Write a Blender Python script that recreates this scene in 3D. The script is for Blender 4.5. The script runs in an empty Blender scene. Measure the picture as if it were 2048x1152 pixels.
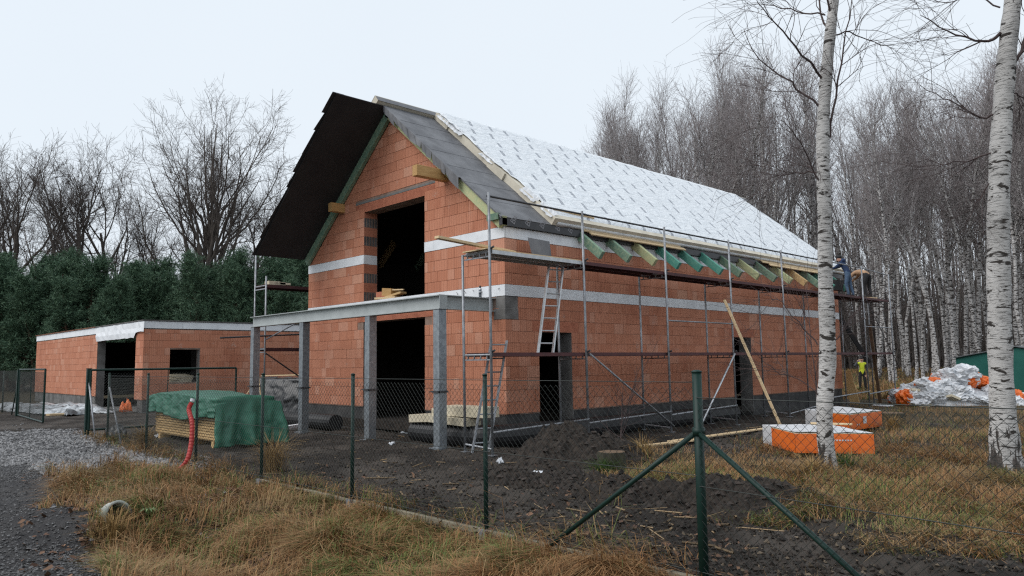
import bpy, bmesh, math, random
import numpy as np
from mathutils import Vector, Matrix, Euler

sc = bpy.context.scene
rad = math.radians
# ------------------------------------------------------------------ camera
CX, CY, CZ = 11.587, -10.916, 1.678
YAW, PITCH, ROLL, FPX = -0.8057, 0.0992, -0.0134, 1502.6
cyw, syw, cpt, spt = math.cos(YAW), math.sin(YAW), math.cos(PITCH), math.sin(PITCH)
_f = Vector((syw*cpt, cyw*cpt, spt)); _r = Vector((cyw, -syw, 0)); _u = _r.cross(_f)
cr, sr = math.cos(ROLL), math.sin(ROLL)
CR = cr*_r+sr*_u; CU = -sr*_r+cr*_u; CF = _f; CAM = Vector((CX, CY, CZ))
cam = bpy.data.cameras.new('camera'); camo = bpy.data.objects.new('camera', cam)
sc.collection.objects.link(camo)
cam.sensor_width = 36; cam.lens = FPX/2048*36; cam.clip_start = .1; cam.clip_end = 3000
m = Matrix((CR, CU, -CF)).transposed().to_4x4(); m.translation = CAM
camo.matrix_world = m
sc.camera = camo
# ------------------------------------------------------------------ light
SUN_DIR = Vector((-0.25, -0.62, 0.74)).normalized()      # towards the light
world = bpy.data.worlds.new('World'); sc.world = world; world.use_nodes = True
wn, wl_ = world.node_tree.nodes, world.node_tree.links
wn.clear()
sky = wn.new('ShaderNodeTexSky'); sky.sky_type = 'NISHITA'; sky.sun_disc = False
sky.sun_elevation = math.asin(SUN_DIR.z); sky.sun_rotation = math.atan2(SUN_DIR.x, SUN_DIR.y)
sky.air_density = 1.0; sky.dust_density = 6.0; sky.ozone_density = 1.0
skys = wn.new('ShaderNodeVectorMath'); skys.operation = 'SCALE'; skys.inputs['Scale'].default_value = 0.05
cl = wn.new('ShaderNodeMix'); cl.data_type = 'RGBA'; cl.inputs[0].default_value = 0.86
# cloud deck: even pale grey-blue with very soft mottling
tc = wn.new('ShaderNodeTexCoord'); nz = wn.new('ShaderNodeTexNoise'); nz.inputs['Scale'].default_value = 1.6; nz.inputs['Detail'].default_value = 4
cr_ = wn.new('ShaderNodeMix'); cr_.data_type = 'RGBA'
cr_.inputs[6].default_value = (0.71, 0.785, 0.86, 1); cr_.inputs[7].default_value = (0.785, 0.845, 0.90, 1)
bg = wn.new('ShaderNodeBackground'); out = wn.new('ShaderNodeOutputWorld')
wl_.new(tc.outputs['Generated'], nz.inputs['Vector']); wl_.new(nz.outputs['Fac'], cr_.inputs[0])
wl_.new(sky.outputs[0], skys.inputs[0]); wl_.new(skys.outputs[0], cl.inputs[6]); wl_.new(cr_.outputs[2], cl.inputs[7])
wl_.new(cl.outputs[2], bg.inputs['Color']); bg.inputs['Strength'].default_value = 1.0
wl_.new(bg.outputs[0], out.inputs['Surface'])
sl = bpy.data.lights.new('sun', 'SUN'); sl.energy = 1.5; sl.angle = rad(50); sl.color = (1, .98, .95)
so = bpy.data.objects.new('sun', sl); sc.collection.objects.link(so)
so.rotation_euler = (-SUN_DIR).to_track_quat('-Z', 'Y').to_euler(); so.location = (0, 0, 40)
vs = sc.view_settings; vs.view_transform = 'Standard'; vs.look = 'None'; vs.gamma = 1; vs.use_curve_mapping = False
vs.exposure = 0.32
sc.render.engine = 'CYCLES'; sc.cycles.max_bounces = 5; sc.cycles.diffuse_bounces = 3; sc.cycles.transparent_max_bounces = 8
sc.cycles.use_denoising = False; sc.cycles.filter_width = 1.25; sc.cycles.use_adaptive_sampling = False; sc.cycles.sample_clamp_indirect = 4

rng = np.random.default_rng(7); random.seed(7)
COL = sc.collection

# ------------------------------------------------------------------ pixel helpers (photo is 2048 wide)
def ray(px, py):
    return CF + CR*((px-1024)/FPX) + CU*((576-py)/FPX)
def at(px, py, X=None, Y=None, Z=None):
    d = ray(px, py)
    t = (X-CX)/d.x if X is not None else (Y-CY)/d.y if Y is not None else (Z-CZ)/d.z
    return CAM + d*t
def sst(a, b, x):
    t = np.clip((np.asarray(x, float)-a)/(b-a), 0, 1); return t*t*(3-2*t)
def vnoise(x, y, s, seed=0):
    x = np.asarray(x, float)*s; y = np.asarray(y, float)*s
    xi = np.floor(x).astype(np.int64); yi = np.floor(y).astype(np.int64); fx = x-xi; fy = y-yi
    fx = fx*fx*(3-2*fx); fy = fy*fy*(3-2*fy)
    def H(a, b):
        n = (a*374761393+b*668265263+seed*974711) & 0xffffffff
        n = ((n ^ (n >> 13))*1274126177) & 0xffffffff
        return ((n ^ (n >> 16)) & 0xffff)/65535.
    return (H(xi, yi)*(1-fx)+H(xi+1, yi)*fx)*(1-fy)+(H(xi, yi+1)*(1-fx)+H(xi+1, yi+1)*fx)*fy
def fbm(x, y, s, seed=0, o=4):
    v = 0; a = .5; 
    for i in range(o): v = v+a*vnoise(x, y, s*2**i, seed+i*17); a *= .5
    return v
FY = -5.70                                  # the fence line
def hgt(x, y, fine=True):
    x = np.asarray(x, float); y = np.asarray(y, float)
    h = .15*sst(-5, -12, x)
    out_ = sst(FY+.02, FY-.12, y)
    h = h-out_*.17*sst(-3.5, .8, x)
    h = h-.30*np.exp(-((y+7.9)/.75)**2)*sst(1.9, 2.5, x)*sst(14, 10, x)
    h = h+.16*sst(2.2, 1.5, x)*sst(-3, .5, x)*out_*np.exp(-((y+8.1)/.9)**2)
    h = h+.42*sst(26, 58, y-.45*np.abs(x)*(x < -30))+.25*sst(-34, -50, x)
    h = h-.10*np.exp(-((y-1.2*0-20)/9)**2)*sst(8, 2, x)*0
    for yc, ph in ((-4.75, 0.), (-3.55, 1.3)):
        yr_ = y-(yc+.25*np.sin(x*.35+ph)+.03*x); h = h-(.055*np.exp(-(yr_/.17)**2)*(1+.35*np.sin(x*21))-.03*np.exp(-((np.abs(yr_)-.30)/.10)**2))*sst(-4, -1, x)*sst(12, 9, x)
    if fine:
        ins = (1-out_)
        h = h+(fbm(x, y, .8, 3)-.47)*.10*ins*sst(-24, -14, x)
        h = h+((fbm(x, y, 3.2, 9)-.47)*.10+np.abs(fbm(x, y, 4.5, 19)-.47)*.12-.012)*ins*sst(22, 10, np.abs(x))*sst(20, 8, y)
        h = h+(fbm(x, y, 1.1, 21)-.47)*.16*out_
    return h
def G(px, py):
    """first point of the ground along a pixel's ray"""
    d = ray(px, py); t = np.linspace(3, 90, 6000); z = CZ+d.z*t-hgt(CX+d.x*t, CY+d.y*t)
    k = int(np.argmax(z < 0)) if (z < 0).any() else len(t)-1
    return CAM+d*float(t[k])
def GD(px, depth):
    """ground point under pixel column px at a given depth along the view"""
    fh = Vector((syw, cyw, 0)); rh = Vector((cyw, -syw, 0))
    q = CAM+fh*depth+rh*depth*(px-1024)/FPX
    return Vector((q.x, q.y, float(hgt(q.x, q.y))))

# ------------------------------------------------------------------ materials
MATS = {}
def nn(nt, t, **kw):
    n = nt.nodes.new(t)
    for k, v in kw.items(): setattr(n, k, v)
    return n
def start(name):
    mt = bpy.data.materials.new(name); mt.use_nodes = True; nt = mt.node_tree
    b = nt.nodes['Principled BSDF']; MATS[name] = mt
    return mt, nt, b
def c4(c): return (c[0], c[1], c[2], 1)
def noise(nt, vec, scale, detail=4, rough=.55, dist=0):
    n = nn(nt, 'ShaderNodeTexNoise'); n.inputs['Scale'].default_value = scale; n.inputs['Detail'].default_value = detail
    n.inputs['Roughness'].default_value = rough; n.inputs['Distortion'].default_value = dist
    if vec is not None: nt.links.new(vec, n.inputs['Vector'])
    return n.outputs['Fac']
def mrange(nt, v, a, b, c=0., d=1., smooth=False):
    n = nn(nt, 'ShaderNodeMapRange'); n.inputs[1].default_value = a; n.inputs[2].default_value = b
    n.inputs[3].default_value = c; n.inputs[4].default_value = d
    if smooth: n.interpolation_type = 'SMOOTHSTEP'
    nt.links.new(v, n.inputs[0]); return n.outputs[0]
def cmix(nt, fac, a, b, blend='MIX'):
    n = nn(nt, 'ShaderNodeMix', data_type='RGBA', blend_type=blend)
    for i, v in ((0, fac), (6, a), (7, b)):
        if isinstance(v, (int, float)): n.inputs[i].default_value = v
        elif isinstance(v, tuple): n.inputs[i].default_value = c4(v)
        else: nt.links.new(v, n.inputs[i])
    return n.outputs[2]
def math_(nt, op, a, b=None, c=None):
    n = nn(nt, 'ShaderNodeMath', operation=op)
    for i, v in enumerate((a, b, c)):
        if v is None: continue
        if isinstance(v, (int, float)): n.inputs[i].default_value = v
        else: nt.links.new(v, n.inputs[i])
    return n.outputs[0]
def mapping(nt, vec, scale):
    n = nn(nt, 'ShaderNodeMapping'); n.inputs['Scale'].default_value = scale; nt.links.new(vec, n.inputs['Vector']); return n.outputs[0]
def coords(nt, k='Object'):
    return nn(nt, 'ShaderNodeTexCoord').outputs[k]
def bump(nt, b, h, dist=.01, strength=.6):
    n = nn(nt, 'ShaderNodeBump'); n.inputs['Distance'].default_value = dist; n.inputs['Strength'].default_value = strength
    nt.links.new(h, n.inputs['Height']); nt.links.new(n.outputs[0], b.inputs['Normal'])
def bright(nt, col, v):
    n = nn(nt, 'ShaderNodeHueSaturation'); nt.links.new(col, n.inputs['Color']); nt.links.new(v, n.inputs['Value']); return n.outputs[0]
def mat(name, c1, c2=None, sc_=5, rough=.8, metal=0., bd=0., bs=40, stretch=(1, 1, 1), rnd=0., ct=(.35, .65), spec=.4, co='Object', detail=4):
    mt, nt, b = start(name); v = mapping(nt, coords(nt, co), stretch)
    if c2 is None: c2 = tuple(x*.75 for x in c1)
    col = cmix(nt, mrange(nt, noise(nt, v, sc_, detail), ct[0], ct[1]), c1, c2)
    if rnd:
        oi = nn(nt, 'ShaderNodeObjectInfo'); col = bright(nt, col, mrange(nt, oi.outputs['Random'], 0, 1, 1-rnd, 1+rnd))
    nt.links.new(col, b.inputs['Base Color']); b.inputs['Roughness'].default_value = rough; b.inputs['Metallic'].default_value = metal
    b.inputs['Specular IOR Level'].default_value = spec
    if bd: bump(nt, b, noise(nt, v, bs, 5), bd)
    return mt
def attr(nt, name, kind='GEOMETRY'):
    return nn(nt, 'ShaderNodeAttribute', attribute_name=name, attribute_type=kind)

def brick_mat():
    mt, nt, b = start('brick'); uv = coords(nt, 'UV'); ob = nn(nt, 'ShaderNodeNewGeometry').outputs['Position']
    oi = nn(nt, 'ShaderNodeObjectInfo').outputs['Random']; t = attr(nt, 'tone').outputs['Fac']
    r = math_(nt, 'FRACT', math_(nt, 'ADD', oi, t))
    ramp = nn(nt, 'ShaderNodeValToRGB'); nt.links.new(r, ramp.inputs[0]); e = ramp.color_ramp.elements
    e[0].position = 0; e[0].color = (.485, .195, .118, 1); e[1].position = 1; e[1].color = (.60, .305, .205, 1)
    for p_, c_ in ((.25, (.52, .215, .130)), (.55, (.56, .242, .152)), (.8, (.54, .228, .14)), (.94, (.60, .295, .20))):
        q = e.new(p_); q.color = c4(c_)
    # damp darker patches and pale bloom, in place on the wall
    big = noise(nt, mapping(nt, ob, (.55, .55, .35)), 1.3, 3)
    col = cmix(nt, mrange(nt, big, .54, .68, 0, .5), ramp.outputs[0], (.38, .135, .08))
    strk = noise(nt, mapping(nt, uv, (9, .35, 1)), 1.0, 3)
    col = cmix(nt, mrange(nt, strk, .56, .72, 0, .35), col, (.64, .34, .24))
    sm = math_(nt, 'MULTIPLY', mrange(nt, noise(nt, mapping(nt, ob, (1, 1, 1)), 3.1, 5, .65), .60, .68), mrange(nt, noise(nt, ob, 26, 4), .46, .6))
    col = cmix(nt, math_(nt, 'MULTIPLY', sm, .55), col, (.50, .42, .37))
    fine = noise(nt, uv, 60, 4)
    col = bright(nt, col, mrange(nt, fine, .3, .7, .84, 1.14))
    # fine vertical combing of the clay block
    sep = nn(nt, 'ShaderNodeSeparateXYZ'); nt.links.new(uv, sep.inputs[0])
    w = math_(nt, 'SINE', math_(nt, 'MULTIPLY', sep.outputs[0], 2*math.pi/.021))
    w2 = math_(nt, 'GREATER_THAN', math_(nt, 'SINE', math_(nt, 'MULTIPLY', sep.outputs[0], 2*math.pi/.062)), .92)
    col = bright(nt, col, math_(nt, 'SUBTRACT', 1.0, math_(nt, 'MULTIPLY', w2, .38)))
    nt.links.new(col, b.inputs['Base Color']); b.inputs['Roughness'].default_value = .9; b.inputs['Specular IOR Level'].default_value = .2
    bump(nt, b, math_(nt, 'ADD', math_(nt, 'MULTIPLY', w, .5), fine), .004, .6)
    return mt
brick_mat()
mat('mortar', (.30, .22, .18), (.20, .12, .09), 3, .95, bd=.004, bs=60)
mat('lintel', (.52, .20, .12), (.42, .15, .09), 5, .9, bd=.003, bs=60)
mat('concrete', (.21, .205, .20), (.13, .125, .12), 3, .95, bd=.006, bs=30)
mat('plinth', (.030, .030, .032), (.075, .072, .07), 2.2, .75, bd=.004, bs=30)
mat('block', (.17, .165, .16), (.10, .10, .098), 4, .95, bd=.004, bs=40, rnd=.2)
mat('slot', (.13, .13, .135), (.07, .07, .07), 6, .9)
mat('eps', (.80, .82, .85), (.70, .72, .75), 3, .85, bd=.002, bs=120, rnd=.05)
mat('membrane', (.018, .017, .019), (.030, .028, .029), 2, .8, bd=.003, bs=40, ct=(.3, .7))
mat('felt', (.165, .168, .180), (.10, .102, .112), 2.4, .62, bd=.003, bs=140, stretch=(1, 1, 1), spec=.5)
mat('fascia_film', (.020, .020, .024), (.035, .035, .040), 5, .42, bd=.002, bs=30, spec=.5)
mat('print', (.26, .26, .28), (.20, .20, .22), 9, .7)
mat('pir', (.60, .535, .41), (.52, .46, .34), 3, .9, bd=.002, bs=80, rnd=.05)
mat('pir_side', (.63, .58, .48), (.50, .46, .38), 2.5, .9, bd=.002, bs=60)
mat('timber', (.60, .42, .21), (.47, .30, .13), 2, .75, bd=.002, bs=25, stretch=(3, 3, 30), rnd=.2)
mat('fresh_board', (.68, .52, .32), (.58, .42, .24), 2.5, .75, bd=.002, bs=25, stretch=(14, 1.2, 14), rnd=.12)
mat('beam_wood', (.52, .315, .125), (.40, .225, .08), 3, .7, bd=.002, bs=30, stretch=(12, 1, 12))
mat('green_wood', (.13, .225, .165), (.24, .31, .21), 2.2, .75, bd=.002, bs=25, stretch=(6, 6, 6), rnd=.2, ct=(.4, .7))
mat('teal_wood', (.05, .225, .18), (.11, .29, .225), 2.2, .75, bd=.002, bs=25, stretch=(6, 6, 6), rnd=.15)
mat('pale_green_wood', (.36, .42, .24), (.46, .45, .25), 2.2, .75, bd=.002, bs=25, stretch=(6, 6, 6), rnd=.1)
mat('old_wood', (.16, .10, .06), (.09, .06, .035), 3, .85, bd=.004, bs=30, stretch=(6, 6, 1))
mat('galv', (.28, .305, .325), (.20, .22, .24), 16, .5, .55, bd=.001, bs=60, rnd=.08, ct=(.4, .6))
mat('tube', (.33, .345, .37), (.20, .205, .215), 7, .5, .5, bd=.001, bs=50, rnd=.12)
mat('tube_bright', (.62, .65, .68), (.45, .47, .5), 7, .4, .5)
mat('tube_dark', (.035, .036, .040), (.06, .06, .065), 7, .5, .2)
mat('beam_paint', (.40, .425, .425), (.34, .365, .365), 2.5, .5, .0, bd=.001, bs=30)
mat('deck_red', (.105, .035, .036), (.065, .026, .028), 5, .65, .1, bd=.002, bs=40, rnd=.2)
mat('alu', (.55, .56, .57), (.42, .43, .44), 8, .4, .7, rnd=.1)
mat('fence_green', (.0035, .020, .0155), (.006, .027, .021), 6, .45, .0, bd=.0005, bs=80, spec=.3)
mat('wire', (.018, .024, .022), (.030, .035, .032), 30, .5, .2)
mat('board_concrete', (.24, .215, .16), (.15, .135, .10), 4, .95, bd=.004, bs=40, ct=(.3, .7))
mat('tarp_green', (.015, .105, .064), (.028, .15, .095), 3, .42, bd=.008, bs=12, spec=.4)
mat('tarp_black', (.016, .017, .020), (.03, .03, .034), 3, .35, bd=.012, bs=7, spec=.5)
mat('tarp_silver', (.55, .58, .61), (.12, .125, .13), 2.2, .4, bd=.012, bs=8)
mat('white_wrap', (.72, .73, .75), (.50, .52, .55), 4, .4, bd=.010, bs=9, spec=.5, rnd=.08)
mat('orange_wrap', (.78, .17, .025), (.66, .13, .02), 4, .4, bd=.008, bs=9, spec=.5, rnd=.1)
mat('black_bag', (.015, .015, .017), (.03, .03, .03), 4, .35, bd=.01, bs=9, spec=.5)
mat('blue_wrap', (.04, .20, .62), (.55, .65, .80), 9, .45, bd=.006, bs=12, ct=(.5, .6))
mat('drain', (.012, .012, .014), (.024, .024, .026), 4, .5, bd=.004, bs=40, spec=.4)
mat('hose_red', (.42, .035, .03), (.30, .028, .025), 12, .5)
mat('pipe_concrete', (.42, .43, .40), (.22, .24, .20), 4, .85, bd=.004, bs=30)
mat('shed_green', (.012, .095, .080), (.018, .115, .095), 2, .5, .1, bd=.002, bs=20)
mat('shed_roof', (.09, .10, .105), (.12, .13, .14), 3, .6)
mat('roof_rust', (.25, .10, .05), (.13, .06, .04), 3, .85)
mat('roof_grey', (.15, .145, .14), (.09, .085, .08), 3, .85)
mat('soil', (.016, .0125, .0105), (.042, .032, .025), 9, .95, bd=.06, bs=22, detail=6)
mat('inner_shade', (.035, .030, .028), (.02, .018, .017), 2, .95)  # near-black in place of raw wall colour: indoor shade painted into the surfaces
mat('oak_bark', (.11, .092, .08), (.065, .054, .047), 3, .95, bd=.02, bs=8, stretch=(4, 4, .6))
mat('oak_twig', (.12, .098, .09), (.08, .066, .06), 4, .95)
mat('birch_twig', (.085, .060, .058), (.055, .040, .040), 4, .9)
mat('hazed_twig', (.32, .285, .285), (.21, .185, .185), 4, .95)  # twig colour paled to stand in for haze over the distant wood
mat('brush', (.15, .128, .115), (.09, .076, .07), 4, .95)
mat('pine_bark', (.12, .065, .04), (.06, .04, .03), 4, .95)
mat('stump', (.045, .042, .026), (.022, .02, .014), 6, .95, bd=.02, bs=12, stretch=(3, 3, .6))
mat('can', (.10, .12, .15), (.55, .56, .58), 3, .35, .4, ct=(.48, .52), stretch=(.1, .1, 6))
mat('leaf_green', (.11, .17, .06), (.20, .26, .13), 12, .7)
mat('navy', (.022, .045, .105), (.016, .030, .075), 8, .9, bd=.004, bs=20)
mat('denim', (.085, .135, .21), (.055, .09, .15), 8, .9, bd=.004, bs=25)
mat('tan_cloth', (.40, .25, .15), (.33, .20, .12), 8, .9, bd=.004, bs=20)
mat('black_cloth', (.014, .014, .016), (.025, .025, .027), 8, .9, bd=.003, bs=25)
mat('grey_cloth', (.085, .09, .10), (.06, .063, .07), 8, .9)
mat('hivis', (.62, .68, .04), (.50, .56, .03), 8, .8, bd=.004, bs=20)
mat('skin', (.56, .33, .25), (.50, .28, .21), 8, .6)
mat('red_plastic', (.45, .04, .03), (.35, .03, .02), 6, .5)
mat('litter', (.55, .57, .60), (.40, .42, .45), 8, .6, rnd=.25)

def foil_mat():
    mt, nt, b = start('foil'); uv = coords(nt, 'UV'); sep = nn(nt, 'ShaderNodeSeparateXYZ'); nt.links.new(uv, sep.inputs[0])
    v = math_(nt, 'DIVIDE', sep.outputs[1], .62); row = math_(nt, 'FLOOR', v)
    off = math_(nt, 'FRACT', math_(nt, 'MULTIPLY', row, .43))
    fv = math_(nt, 'FRACT', v)
    u = math_(nt, 'ADD', math_(nt, 'DIVIDE', sep.outputs[0], .72), off)
    u = math_(nt, 'ADD', u, math_(nt, 'MULTIPLY', fv, .28))
    cell = nn(nt, 'ShaderNodeTexWhiteNoise', noise_dimensions='2D'); cv = nn(nt, 'ShaderNodeCombineXYZ'); nt.links.new(math_(nt, 'FLOOR', u), cv.inputs[0]); nt.links.new(row, cv.inputs[1]); nt.links.new(cv.outputs[0], cell.inputs['Vector'])
    fu = math_(nt, 'ADD', math_(nt, 'FRACT', u), math_(nt, 'MULTIPLY', math_(nt, 'SUBTRACT', cell.outputs['Value'], .5), .5))
    du = math_(nt, 'ABSOLUTE', math_(nt, 'SUBTRACT', fu, .5)); dv = math_(nt, 'ABSOLUTE', math_(nt, 'SUBTRACT', fv, .5))
    inside = math_(nt, 'MULTIPLY', math_(nt, 'LESS_THAN', du, .075), math_(nt, 'LESS_THAN', dv, .29))
    txt = mrange(nt, noise(nt, mapping(nt, uv, (26, 26, 1)), 1.0, 2), .36, .48)
    mark = math_(nt, 'MULTIPLY', math_(nt, 'MULTIPLY', inside, txt), math_(nt, 'MULTIPLY', math_(nt, 'GREATER_THAN', cell.outputs['Value'], .12), .85))
    # sheet laps, one every 1.25 m up the slope
    lap = math_(nt, 'LESS_THAN', math_(nt, 'FRACT', math_(nt, 'DIVIDE', math_(nt, 'ADD', sep.outputs[1], math_(nt, 'MULTIPLY', noise(nt, uv, 1.4, 2), .10)), 1.24)), .012)
    wr = noise(nt, mapping(nt, uv, (2.2, 5, 1)), 1.4, 5, .6, .8)
    base = cmix(nt, mrange(nt, wr, .3, .7), (.82, .845, .87), (.66, .70, .74))
    col = cmix(nt, mark, base, (.16, .18, .22)); col = cmix(nt, math_(nt, 'MULTIPLY', lap, .22), col, (.25, .27, .30))
    nt.links.new(col, b.inputs['Base Color']); b.inputs['Roughness'].default_value = .42; b.inputs['Metallic'].default_value = .05
    fine = noise(nt, uv, 22, 5)
    bump(nt, b, math_(nt, 'ADD', math_(nt, 'MULTIPLY', wr, 3.4), math_(nt, 'MULTIPLY', fine, .35)), .030, .7)
foil_mat()
def bark_mat(name, white, dark, dens=.56, foot=1.0):
    mt, nt, b = start(name); ob = coords(nt, 'Object')
    fine = noise(nt, mapping(nt, ob, (5, 5, 60)), 1.5, 4, .65)
    lens = noise(nt, mapping(nt, ob, (3.4, 3.4, 17)), 1.25, 3, .6, .35)
    blotch = noise(nt, mapping(nt, ob, (3.0, 3.0, 7.5)), 1.15, 3, .6, .5)
    lines = mrange(nt, fine, .54, .64, 0, .75)
    bl = math_(nt, 'MAXIMUM', mrange(nt, blotch, dens, dens+.04), mrange(nt, lens, dens+.03, dens+.07))
    big = noise(nt, mapping(nt, ob, (1.6, 1.6, .8)), 1.2, 3)
    base = cmix(nt, mrange(nt, big, .35, .65), white, tuple(x*.72 for x in white))
    col = cmix(nt, lines, base, tuple(x*.32 for x in white))
    col = cmix(nt, bl, col, dark)
    sep = nn(nt, 'ShaderNodeSeparateXYZ'); nt.links.new(ob, sep.inputs[0])
    furrow = noise(nt, mapping(nt, ob, (9, 9, 1.6)), 1.2, 4, .6)
    low = math_(nt, 'ADD', sep.outputs[2], math_(nt, 'MULTIPLY', math_(nt, 'SUBTRACT', furrow, .5), 3.2*foot))
    cork = cmix(nt, mrange(nt, furrow, .4, .6), tuple(x*1.2 for x in dark), tuple(x*2.6 for x in dark))
    col = cmix(nt, mrange(nt, low, .30*foot, .42*foot, 1, 0), col, cork)
    nt.links.new(col, b.inputs['Base Color']); b.inputs['Roughness'].default_value = .8; b.inputs['Specular IOR Level'].default_value = .2
    bump(nt, b, math_(nt, 'SUBTRACT', math_(nt, 'ADD', math_(nt, 'MULTIPLY', noise(nt, ob, 30, 5), .5), math_(nt, 'MULTIPLY', furrow, .6)), math_(nt, 'ADD', bl, lines)), .014, .7)
bark_mat('birch_bark', (.58, .565, .55), (.048, .042, .038), .580, 1.0)
bark_mat('far_birch_bark', (.56, .54, .53), (.06, .052, .048), .53, .6)
def blade_mat(name, rough=.7, transl=.15):
    mt, nt, b = start(name); a = attr(nt, 'col')
    nt.links.new(a.outputs['Color'], b.inputs['Base Color']); b.inputs['Roughness'].default_value = rough; b.inputs['Specular IOR Level'].default_value = .25
blade_mat('grass'); blade_mat('leaf_litter', .8); blade_mat('needles', .65); blade_mat('stones', .75)

def ground_mat():
    mt, nt, b = start('ground'); pos = nn(nt, 'ShaderNodeNewGeometry').outputs['Position']
    z = attr(nt, 'zone'); sep = nn(nt, 'ShaderNodeSeparateColor'); nt.links.new(z.outputs['Color'], sep.inputs[0])
    n1 = noise(nt, pos, 2.2, 6, .6); n2 = noise(nt, pos, 11, 6, .65); n3 = noise(nt, pos, 45, 5, .65); n4 = noise(nt, pos, .6, 4)
    mud = cmix(nt, mrange(nt, n2, .35, .68), (.016, .013, .0115), (.050, .040, .033))
    mud = cmix(nt, mrange(nt, n4, .42, .60, 0, .8), mud, (.098, .082, .069))
    mud = cmix(nt, mrange(nt, n3, .60, .72, 0, .5), mud, (.11, .085, .062))
    turf = cmix(nt, mrange(nt, n1, .35, .65), (.048, .036, .018), (.028, .024, .012))
    turf = cmix(nt, mrange(nt, n3, .4, .65, 0, .7), turf, (.13, .095, .045))
    grav = cmix(nt, mrange(nt, n3, .35, .65), (.17, .168, .175), (.075, .073, .075))
    trk = cmix(nt, mrange(nt, n1, .35, .65), (.042, .040, .042), (.066, .062, .061))
    trk = cmix(nt, mrange(nt, n3, .55, .70, 0, .6), trk, (.15, .145, .145))
    def edge(v): return mrange(nt, math_(nt, 'ADD', v, math_(nt, 'MULTIPLY', math_(nt, 'SUBTRACT', n2, .5), .7)), .35, .65)
    g = edge(sep.outputs[0]); w = edge(sep.outputs[1]); t = edge(sep.outputs[2])
    col = cmix(nt, g, mud, turf); col = cmix(nt, t, col, trk); col = cmix(nt, w, col, grav)
    nt.links.new(col, b.inputs['Base Color'])
    wet = mrange(nt, n4, .4, .62, .9, .62); nt.links.new(wet, b.inputs['Roughness']); b.inputs['Specular IOR Level'].default_value = .25
    bump(nt, b, math_(nt, 'ADD', n2, math_(nt, 'MULTIPLY', n3, .5)), .09, 1.0)
ground_mat()

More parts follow.
